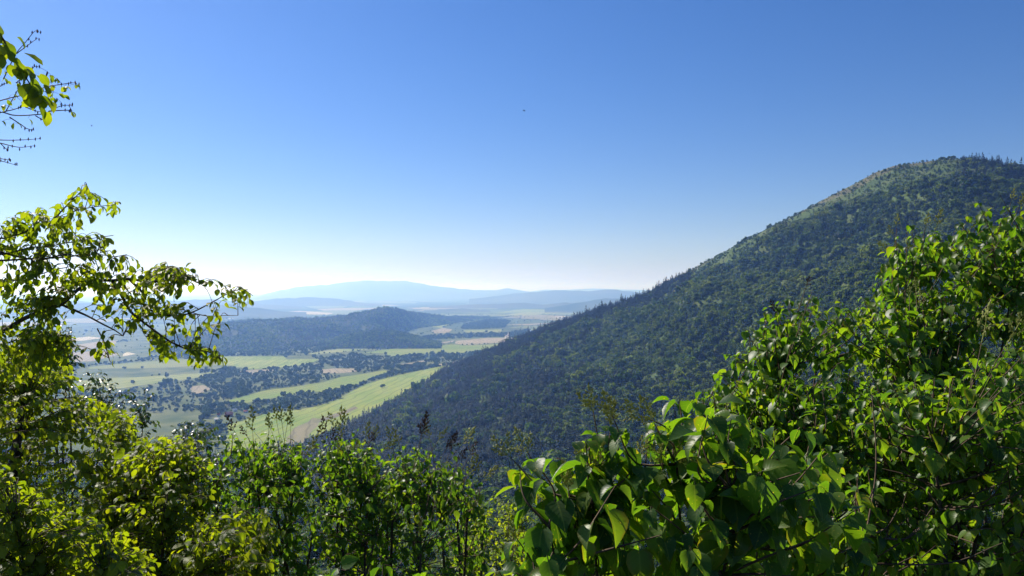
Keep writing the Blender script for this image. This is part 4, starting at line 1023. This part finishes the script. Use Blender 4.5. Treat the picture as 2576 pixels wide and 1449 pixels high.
# lilacs on the right
grow('large leaved lilac shrub nearest the viewer, right of centre, with green seed heads', 'lilac',
     D((1285,1230),(1300,1180),(1345,1150),(1385,1130),(1425,1170),(1465,1100),(1500,1065),(1560,1055),(1620,1065),(1675,1010),(1720,990),(1780,1015),(1830,1015),(1870,1075),(1940,1065),(1965,1040),(2000,1060),(2060,1085),(2100,1130),(2150,1190),(2190,1290)),
     600, 2.0, 0.40, 130, 0.094, 1001, n_main=9, length=0.26, step=0.05, heads=S6((230,690),(340,660),(880,420),(760,400),(870,500),(1060,420),(1150,470),(690,720),(790,770),(960,800),(1200,720),(1050,680),(1320,760),(330,1200),(600,900),(480,960)), bias=1.0, stem_r=0.010, fan=3, head_len=0.075, droop=1.0, loose=0.12)
grow('tall lilac shrub at the right edge reaching high in front of the mountain', 'lilac',
     D((2140,800),(2190,730),(2215,660),(2240,600),(2270,575),(2300,570),(2335,590),(2360,570),(2400,550),(2440,530),(2462,500),(2500,505),(2530,525),(2560,515),(2640,520),(2720,560),(2800,640)),
     470, 4.3, 0.65, 520, 0.070, 1002, bare=16, n_main=9, length=0.42, step=0.055, heads=SB((1380,850),(1650,850),(1750,850),(1350,930),(1300,1080),(1400,1080),(2450,620),(2540,690),(1500,1090)), dry=SB((2300,1200),(2400,1180),(2200,1100)), bias=0.95, stem_r=0.018, droop=1.0, head_len=0.10)
grow('broad lilac shrub in front of the mountain slope, left of the tall one', 'lilac',
     D((1740,1000),(1790,950),(1830,900),(1865,840),(1885,800),(1910,775),(1950,755),(1990,735),(2010,715),(2050,745),(2100,765),(2160,750),(2230,745),(2300,750),(2360,790),(2420,860)),
     540, 3.8, 0.6, 420, 0.068, 1003, bare=12, n_main=9, length=0.40, step=0.055, heads=SB((1500,1500),(1560,1450),(1620,1600)), dry=D((2028,722),(1955,800)), bias=1.0, stem_r=0.016, droop=1.0, head_len=0.08)
grow('low lilac shrub between the large leaved lilac and the mountain slope', 'lilac',
     D((1790,985),(1815,945),(1850,925),(1900,915),(1950,945),(2000,955),(2060,970),(2120,1010),(2180,1080)),
     500, 3.3, 0.4, 170, 0.066, 1004, n_main=6, length=0.32, step=0.055, bias=1.0, stem_r=0.012)
grow('dense dark lilac shrub filling the lower right corner', 'lilac',
     D((2060,1120),(2120,1030),(2200,960),(2290,935),(2380,920),(2460,890),(2530,870),(2600,870),(2720,900)),
     640, 3.0, 0.6, 400, 0.068, 1005, bare=22, n_main=9, length=0.34, step=0.055, heads=D((2470,860),(2530,870)), bias=0.95, stem_r=0.014, droop=1.0)
grow('small bright lilac sprouting at the bottom edge below the seed heads', 'lilac',
     D((1195,1449),(1225,1405),(1290,1375),(1345,1350),(1400,1395),(1480,1420),(1570,1425)),
     640, 1.8, 0.22, 26, 0.085, 1006, n_main=4, length=0.2, step=0.05, bias=1.0, stem_r=0.008, loose=0.1)
grow('small lilac shoots with long pointed leaves at the bottom edge below the dark stems', 'lilac',
     D((740,1440),(790,1400),(850,1420),(900,1445),(960,1400),(1010,1385),(1060,1410),(1130,1440)),
     640, 2.5, 0.25, 30, 0.085, 1007, n_main=5, length=0.2, step=0.05, bias=1.0, stem_r=0.008, loose=0.1)
# the row of lilacs across the middle
grow('lilac shrub with branching seed heads against the green field, left one of the middle row', 'lilac',
     D((520,1150),(545,1110),(570,1090),(600,1085),(640,1100),(680,1075),(720,1085),(755,1105),(790,1150)),
     640, 6.2, 0.8, 300, 0.076, 1011, bare=14, n_main=8, length=0.42, step=0.06, heads=C2((905,690),(960,790),(1330,640),(1420,690),(1490,700),(1180,730),(1560,720)) + S4((180,260),(480,420),(400,460)), dry=C2((620,800),(820,860)), bias=1.15, stem_r=0.027, keep=0.7)
grow('lilac shrub with dark dry seed heads in the centre of the middle row', 'lilac',
     D((760,1160),(790,1110),(820,1095),(850,1085),(890,1085),(930,1100),(960,1130),(1000,1170)),
     640, 6.0, 0.8, 300, 0.076, 1012, bare=14, n_main=8, length=0.42, step=0.06, heads=C2((2340,720),(2420,640),(2480,700)) + S4((945,330),(1020,340),(1080,430),(860,420),(760,330)), dry=C2((2180,780),(2110,850)) + S4((960,400),(700,380)), bias=1.15, stem_r=0.027, keep=0.7)
grow('lilac shrub with many dark forked stems, right one of the middle row', 'lilac',
     D((960,1190),(990,1150),(1020,1120),(1050,1110),(1080,1130),(1110,1160),(1150,1150),(1180,1165),(1205,1215),(1220,1290)),
     640, 5.8, 0.8, 290, 0.074, 1013, bare=26, n_main=10, length=0.36, step=0.06, heads=S4((1165,350),(1230,380),(1480,330),(1540,350),(1730,380),(1880,620),(1800,680),(1900,680)), dry=S4((1420,280),(1400,330),(1640,440),(1600,430),(1800,470),(1700,520)), bias=1.1, stem_r=0.032, keep=0.6)

# hornbeams on the left
grow('tall yellow green hornbeam at the left edge with a dark trunk', 'hornbeam',
     D((-160,840),(-60,860),(0,890),(40,860),(90,845),(150,850),(175,930),(210,965),(250,1000),(300,1015),(340,1040),(375,1090),(400,1150)),
     640, 7.0, 1.2, 1150, 0.072, 1021, bare=40, cat='tree', n_main=7, length=0.55, step=0.034, bias=1.0, leaf_parts=False, stem_r=0.035, basex=18, loose=0.5, trunk=D((15,1400),(28,1200),(45,1090),(58,1010),(70,930),(82,860)))
grow('bright yellow green hornbeam bush in front of the left tree', 'hornbeam',
     D((225,1240),(270,1180),(320,1130),(370,1105),(420,1090),(470,1095),(505,1115),(530,1170),(545,1240)),
     640, 6.0, 0.8, 600, 0.069, 1022, bare=24, cat='tree', n_main=7, length=0.5, step=0.034, bias=0.95, leaf_parts=False, stem_r=0.02, loose=0.5)
grow('low hornbeam with pale leaf sprays below the left lilac', 'hornbeam',
     D((430,1400),(480,1330),(530,1290),(580,1270),(640,1268),(680,1300),(700,1340),(690,1400)),
     640, 5.0, 0.5, 230, 0.068, 1023, cat='tree', n_main=5, length=0.45, step=0.034, bias=0.9, leaf_parts=False, stem_r=0.014)
grow('low hornbeam with broad light leaves in the lower left corner', 'hornbeam',
     D((-140,1180),(-40,1160),(30,1175),(90,1215),(150,1250),(220,1290),(300,1330),(390,1400)),
     640, 4.6, 0.6, 440, 0.068, 1024, cat='tree', n_main=6, length=0.5, step=0.034, bias=0.9, leaf_parts=True, stem_r=0.016)
# thin oaks further down the slope
grow('thin open crowned oak sapling against the pale field behind the left hornbeam', 'oak',
     D((175,960),(205,925),(235,915),(262,930),(300,965),(335,985),(362,972),(395,985),(405,1030),(395,1080)),
     440, 11.0, 0.7, 75, 0.075, 1031, cat='tree', n_main=6, length=0.5, step=0.045, bias=1.0, leaf_parts=False, stem_r=0.03, basex=118)
grow('dark green oak top between the hornbeam and the middle lilacs', 'oak',
     D((415,1100),(440,1065),(470,1052),(510,1050),(545,1065),(565,1110)),
     470, 10.0, 0.7, 75, 0.075, 1032, cat='tree', n_main=6, length=0.5, step=0.04, bias=1.0, leaf_parts=False, stem_r=0.03)
grow('small leaved oak top among the overhanging branches at far left', 'oak',
     D((90,900),(120,850),(150,815),(175,800),(195,840),(205,890)),
     380, 10.5, 0.6, 50, 0.075, 1033, cat='tree', n_main=5, length=0.5, step=0.04, bias=1.0, leaf_parts=False, stem_r=0.03)
# bushes on the slope seen in the gap
grow('yellow green bush on the slope between the middle and the right lilacs', 'hornbeam',
     D((1180,1300),(1215,1250),(1250,1235),(1290,1245),(1330,1280),(1370,1340)),
     600, 11.5, 1.0, 150, 0.075, 1041, n_main=6, length=0.6, step=0.045, bias=0.9, leaf_parts=False, stem_r=0.02, name='hornbeam_shrub')
grow('dark leafy bush low on the slope beside the right hand dark stems', 'hornbeam',
     D((1130,1390),(1180,1330),(1230,1315),(1280,1330),(1340,1350),(1400,1400)),
     620, 8.0, 0.7, 130, 0.065, 1042, n_main=6, length=0.5, step=0.04, bias=0.9, leaf_parts=False, stem_r=0.016, name='hornbeam_shrub')

# the hornbeam whose branches reach in from the left edge
def overhang():
    r = rng_(1051); Y = 5.0
    bX = (-165 - 512) / F * Y; base = np.array([bX, Y, float(ground_near(bX, Y)) - 0.05])
    root = plant_root('hornbeam_tree', 'overhanging hornbeam whose leafy branches reach in from the left edge', 'tree', base)
    tr = curve([base, px(-168, 500, Y), px(-160, 350, Y), px(-168, 200, Y), px(-160, 40, 4.9), px(-165, -150, 4.9)], 6)
    obj('trunk', mesh_np('trunk', *tube(tr - base, 0.11, 0.05, 8), [M_bark]), root)
    B = []
    def br(pts, Yd, r0, r1):
        q = [pts[0]]
        for a_, b_ in zip(pts[:-1], pts[1:]):
            dd = math.hypot(b_[0] - a_[0], b_[1] - a_[1]); k_ = max(1, int(dd / 12))
            for j_ in range(1, k_ + 1): q.append((a_[0] + (b_[0] - a_[0]) * j_ / k_ + (r.normal(0, 0.9) if j_ < k_ else 0), a_[1] + (b_[1] - a_[1]) * j_ / k_ + (r.normal(0, 0.9) if j_ < k_ else 0)))
        P = curve([px(x, y, Yd + 0.12 * math.sin(i * 0.9)) for i, (x, y) in enumerate(q)], 4)
        obj('branch', mesh_np('branch', *tube(P - base, r0, r1, 6), [M_bark]), root); B.append(P); return P
    main = [(-160, 395), (-70, 360)] + C5((0,800),(200,680),(350,610),(480,560),(600,520),(700,430),(800,350),(930,295),(1090,295))
    br(main, 5.0, 0.024, 0.010)
    br(C5((1090,295),(1250,280),(1449,310)) + D((455,700),(480,704),(500,712)), 5.0, 0.010, 0.003)
    br(C5((600,530),(850,640),(1000,720),(1100,770),(1190,830)), 4.9, 0.009, 0.003)
    br(C5((1090,300),(1180,450)) + C1((1050,160),(1250,320),(1480,490),(1640,580),(1800,640),(2100,680),(2220,790)), 4.9, 0.010, 0.003)
    br(C5((1250,285),(1400,440)) + C1((1200,60),(1390,170),(1600,200),(1790,175),(2050,50)) + D((575,738),(610,728),(637,745)), 5.1, 0.008, 0.002)
    br(C1((1790,178),(1900,185),(2050,207),(2250,200),(2420,198)), 5.1, 0.004, 0.0015)
    br(C1((610,370),(690,520),(720,600),(740,690),(780,800)), 4.9, 0.004, 0.002)
    br(C1((1050,250),(1190,280),(1190,400),(1290,540)), 4.9, 0.003, 0.0015)
    br([(-160, 330), (-60, 300)] + C5((0,320),(150,290),(250,260),(400,230),(520,190),(640,170)), 5.2, 0.014, 0.003)
    br([(-160, 300), (-60, 255)] + C5((0,20),(150,60),(280,85),(400,95),(540,60),(650,40),(900,45),(1040,10)), 4.8, 0.014, 0.002)
    br([(-160, 270), (-60, 235)] + D((0,600),(60,585),(130,560),(190,530),(240,520),(290,515)), 4.9, 0.012, 0.002)
    br(D((130,560),(160,525),(190,495),(205,480),(218,466)), 4.9, 0.005, 0.0015)
    br([(-60, 245)] + D((0,640),(80,622),(160,612),(230,600),(285,592)), 5.1, 0.009, 0.002)
    br([(-60, 262)] + D((0,655),(90,650),(180,645),(250,640),(320,640)), 5.0, 0.009, 0.002)
    br([(-100, 365)] + D((0,870),(60,850),(130,850),(180,860)), 5.1, 0.009, 0.003)
    br(C5((700,430),(740,320),(770,260),(850,215)), 5.0, 0.004, 0.0015)
    br(C5((480,160),(620,130),(700,150),(790,180),(850,195)), 5.0, 0.003, 0.0015)
    NP = np.concatenate([P[3:] for P in B])
    L = Leaves(); tw = []
    def twigs(poly, n, nl, Yr=(4.7, 5.3), size=0.058, droop=0.7, length=0.22):
        Q = np.array(poly); lo, hi = Q.min(0), Q.max(0); k = 0
        while k < n:
            c = r.uniform(lo, hi, (1, 2))
            if not inside(Q, c)[0]: continue
            t = px(c[0, 0], c[0, 1], r.uniform(*Yr)); d = t - NP; dist = np.linalg.norm(d, axis=1)
            j = np.argmin(dist + 0.12 * r.random(len(NP)) + 0.3 * np.maximum(0, 0.1 - dist) + 0.35 * np.maximum(0, d[:, 2])); a = NP[j]; v = t - a
            P = curve([a, a + v * 0.55 + np.array([0, 0, 0.03 + 0.1 * np.linalg.norm(v)]), t], 4)
            tw.append(tube(P, 0.0030, 0.0010, 3)); k += 1
            leaves_on(L, P, r, 'hornbeam', size, length, length / nl, droop, 0.95)
    twigs(D((0,560),(60,530),(150,520),(230,520),(290,510),(300,540),(230,545),(180,580),(270,595),(300,640),(250,660),(150,640),(80,700),(0,720)), 142, 7)
    twigs(D((190,470),(225,470),(235,500),(210,515),(185,505)), 8, 5)
    twigs(D((0,710),(170,690),(240,660),(260,690),(190,760),(100,790),(0,820)), 94, 7)
    twigs(D((240,705),(330,690),(420,655),(500,690),(480,730),(430,760),(440,800),(400,780),(340,790),(250,770)), 101, 7)
    twigs(D((340,760),(450,780),(475,810),(455,845),(430,840),(400,800)), 22, 6)
    twigs(D((250,780),(330,800),(400,850),(370,850),(300,830)), 8, 4)
    twigs(D((375,860),(470,872),(545,885),(565,920),(540,930),(470,905),(430,905),(375,890)), 40, 6)
    twigs(D((545,735),(600,727),(640,742),(630,770),(570,760)), 14, 5)
    twigs(D((500,815),(540,790),(570,790),(570,820),(520,830)), 8, 4)
    twigs(D((0,830),(120,800),(180,830),(170,930),(110,960),(0,960)), 128, 7)
    twigs(D((225,885),(250,868),(300,870),(305,900),(260,905)), 9, 5)
    twigs(D((320,790),(360,800),(350,830),(325,820)), 5, 5)
    # nearly bare twigs high at the left, a little nearer
    def bare(pts, r0=0.0035, Yd=4.2):
        P = curve([px(x, y, Yd + 0.05 * math.sin(3 * i)) for i, (x, y) in enumerate(pts)], 5); tw.append(tube(P, r0, 0.0011, 4)); B.append(P); return P
    limb = curve([px(-160, 190, 4.9), px(-110, 150, 4.6), px(-60, 128, 4.3), px(-20, 112, 4.2), px(0, 112, 4.2)], 5)
    obj('branch', mesh_np('branch', *tube(limb - base, 0.02, 0.005, 6), [M_bark]), root)
    hp = [((-40,860),(20,840),(130,815),(200,790),(245,770),(330,715)), ((20,840),(150,872),(380,862),(470,840),(560,790),(640,774),(695,770)), ((340,875),(400,910),(450,930)), ((90,890),(200,960),(260,1000),(330,1015)),
          ((240,790),(330,825),(410,840)), ((-40,740),(150,690),(300,670),(430,640)), ((300,670),(430,600),(590,572),(700,556),(745,570)), ((30,520),(150,280),(230,180),(330,60),(375,66)), ((155,275),(270,190),(365,120)),
          ((150,560),(275,460),(330,400),(380,408)), ((-100,1100),(0,1110),(200,1110),(380,1098)), ((-100,1130),(0,1140),(180,1180),(340,1165)), ((-80,1280),(0,1290),(100,1305)), ((-80,1295),(0,1310),(170,1357)), ((50,840),(150,660),(200,560)), ((435,585),(440,490),(455,460)),
          ((0,1140),(50,1190),(70,1200)), ((470,830),(640,822),(690,828)), ((-60,620),(0,590),(60,560)), ((-60,1090),(-100,860)), ((-60,1280),(-100,1100))]
    for h in hp: bare(C4(*h))
    NP2 = np.concatenate(B[-len(hp):])
    for x, y in C4((350,480),(490,480),(520,500),(545,510),(620,590),(650,590),(735,575),(500,570),(490,850),(690,830),(700,835),(270,900),(130,940),(160,945),(190,590),(120,670),(140,680),(60,720),(15,930),(40,770),(560,660),(600,670),(540,700),(510,730),(480,700),(270,690),(60,540),(300,690),(250,700),(450,640),(520,640),(30,500),(20,420),(40,440),(160,560),(200,735),(225,740)):
        t = px(x, y, 4.2 + r.uniform(-0.1, 0.1)); j = np.argmin(np.linalg.norm(NP2 - t, axis=1)); a = NP2[j]
        P = curve([a, (a + t) / 2 + [0, 0, 0.004], t], 3); tw.append(tube(P, 0.0012, 0.0008, 3))
        for q in range(2 if r.random() < 0.5 else 1):
            L.add(t, np.array([r.normal(0.25, 0.4), r.normal(0, 0.5), -0.8]), np.array([r.normal(0, 0.6), r.normal(0, 0.8), 0.6]), 0.036 * r.uniform(0.8, 1.25))
    # small closed buds along the bare twigs
    oc = np.array([(1, 0, 0), (0, 1, 0), (-1, 0, 0), (0, -1, 0), (0, 0, 1.0), (0, 0, -1.0)], float); of = np.array([[0, 1, 4], [1, 2, 4], [2, 3, 4], [3, 0, 4], [1, 0, 5], [2, 1, 5], [3, 2, 5], [0, 3, 5]]); bud = []
    for P in B[-len(hp):]:
        for i in list(range(len(P) // 2, len(P), 2)) + [len(P) - 1]:
            bud.append((P[i] + r.normal(0, 0.004, 3) + oc * np.array([0.0045, 0.0045, 0.011]), of))
    o = obj('bud', mesh_np('bud', merge(bud)[0] - base, merge(bud)[1], [M_podb], smooth=False), root); tag(o, kind='stuff')
    # a sprig very close to the lens
    P = curve([px(x, y, 1.75) for x, y in C4((-200,-100),(0,100),(120,300),(230,480),(330,640),(385,760))], 5); tw.append(tube(P, 0.0035, 0.0012, 4))
    for i in range(3, len(P)):
        for q in range(2):
            ax = norm(np.array([r.normal(0.25, 0.45), r.normal(0, 0.5), -0.85])); L.add(P[i] + r.normal(0, 0.012, 3), ax, np.array([r.normal(0.5, 0.6), r.normal(-0.2, 0.6), 0.5]), 0.042 * r.uniform(0.7, 1.2))
    V, Fa = merge(tw); o = obj('twig', mesh_np('twig', V - base, Fa, [M_twig]), root); tag(o, kind='stuff')
    PLANTS.append((root, base, 'hornbeam', L, True, r))
overhang()

# shrubs down the slope between the lilacs and the valley
SH = [broad_tree(400 + i, H=3.4, W=4.2, lobes=13, per=34, mats=[M_scrub, M_bark], size=0.05) for i in range(4)]
rs = rng_(81)
Ps, rw_, cl_ = sample_grid(GM, 5200, rs, 0, NR1 - 8)
cps = np.interp(cl_, np.arange(len(cols)), cols)
kS = (cps > -80) & (cps < 1100) & (Ps[:, 1] > 30); Ps = Ps[kS]
Xn = rs.uniform(-9, 11, 110); Yn = rs.uniform(13, 34, 110); Ps = np.concatenate([Ps, np.stack([Xn, Yn, ground_near(Xn, Yn)], 1)])
near_small = np.where(Ps[:, 1] < 40, 0.62, 0.95)
forest('slope_shrub', 'slope_scrub', Ps, rs.lognormal(0, 0.2, len(Ps)) * near_small, SH, 'leafy green shrub', 'shrub', 'shrubs on the slope below the viewpoint', 82, keep=120, place=lambda x, y, P, i: 'on the slope ' + ('just below' if P[1] < 40 else 'far below') + (' the left hornbeams' if x < 220 else ' the middle lilacs' if x < 470 else ' the gap beside the dark stems' if x < 560 else ' the right hand lilacs'))

# leafy ground cover under the shrubs
r = rng_(83); n = 5200
X = r.uniform(-9, 9, n); Y = r.uniform(1.0, 14, n); k = np.abs(X) < 0.9 * Y + 0.5; X, Y = X[k], Y[k]
L = Leaves()
for x, y in zip(X, Y):
    z = float(ground_near(x, y)); h = r.uniform(0.02, 0.4)
    for q in range(2): L.add(np.array([x, y, z + h]) + r.normal(0, 0.04, 3), r.normal(0, 1, 3) * [1, 1, 0.4], np.array([r.normal(0, .4), r.normal(0, .4), 1.0]), r.uniform(0.05, 0.1))
def join_leaves(name, kind, Pq, Bq, Sq, r, base):
    var = r.integers(0, 6, len(Pq)); Vs, Fs, UVs, rn, off = [], [], [], [], 0
    for v in range(6):
        k = np.where(var == v)[0]
        if not len(k): continue
        V, Fq, UV = LEAF[kind][v]
        W = np.einsum('nij,vj->nvi', Bq[k], V) * Sq[k][:, None, None] + Pq[k][:, None] - base
        Vs.append(W.reshape(-1, 3)); nv = len(V)
        Fs.append((Fq[None] + (np.arange(len(k)) * nv)[:, None, None]).reshape(-1, 4) + off); off += len(k) * nv
        UVs.append(np.tile(UV, (len(k), 1))); rn.append(np.repeat(r.random(len(k)), nv))
    return mesh_np(name, np.concatenate(Vs), np.concatenate(Fs), [LEAFMAT[kind]], uv=np.concatenate(UVs), attrs={'rnd': np.concatenate(rn)})
Pq, Bq, Sq = L.arrays()
tag(obj('undergrowth', join_leaves('undergrowth', 'hornbeam', Pq, Bq, Sq, r, np.zeros(3))), kind='stuff')

# leaves: the 300 of each plant that show largest are parts of their own, the rest one foliage part
ALL = [p[3].arrays() for p in PLANTS]
cen = np.concatenate([P + B[:, :, 1] * S[:, None] * 0.5 for P, B, S in ALL]); szs = np.concatenate([S for _, _, S in ALL])
sx = 512 + F * cen[:, 0] / cen[:, 1]; sy = HY - F * cen[:, 2] / cen[:, 1]; ps = F * szs / cen[:, 1]
infr = (sx > 0) & (sx < 1024) & (sy > 0) & (sy < 576) & (cen[:, 1] > 0.3)
buf = {}
for i in np.where(infr)[0]:
    h = max(2, int(ps[i] * 0.3)); 
    for gx_ in range(int((sx[i] - h) // 4), int((sx[i] + h) // 4) + 1):
        for gy_ in range(int((sy[i] - h) // 4), int((sy[i] + h) // 4) + 1):
            k = (gx_, gy_)
            if buf.get(k, (1e9,))[0] > cen[i, 1]: buf[k] = (cen[i, 1], i)
vis = {}
for d_, i in buf.values(): vis[i] = vis.get(i, 0) + 1
o0 = 0
for (root, base, kind, Lv, parts, r), (P, B, S) in zip(PLANTS, ALL):
    n = len(P); v = np.array([vis.get(o0 + i, 0) for i in range(n)], float); big = ps[o0:o0 + n]; o0 += n
    score = v * 10 + big * (v > 0)
    pick = np.argsort(-score)[:300] if parts else np.zeros(0, int)
    pick = pick[score[pick] > 0] if len(pick) else pick
    msk = np.ones(n, bool); msk[pick] = False
    for i in pick:
        o = bpy.data.objects.new('leaf', LEAFMESH[kind][r.integers(0, 6)]); C.objects.link(o); o.parent = root
        M = Matrix(np.concatenate([np.concatenate([B[i] * S[i], (P[i] - base)[:, None]], 1), [[0, 0, 0, 1]]]).tolist())
        o.matrix_basis = M
    if msk.any():
        o = obj('foliage', join_leaves('foliage', kind, P[msk], B[msk], S[msk], r, base), root); tag(o, kind='stuff')
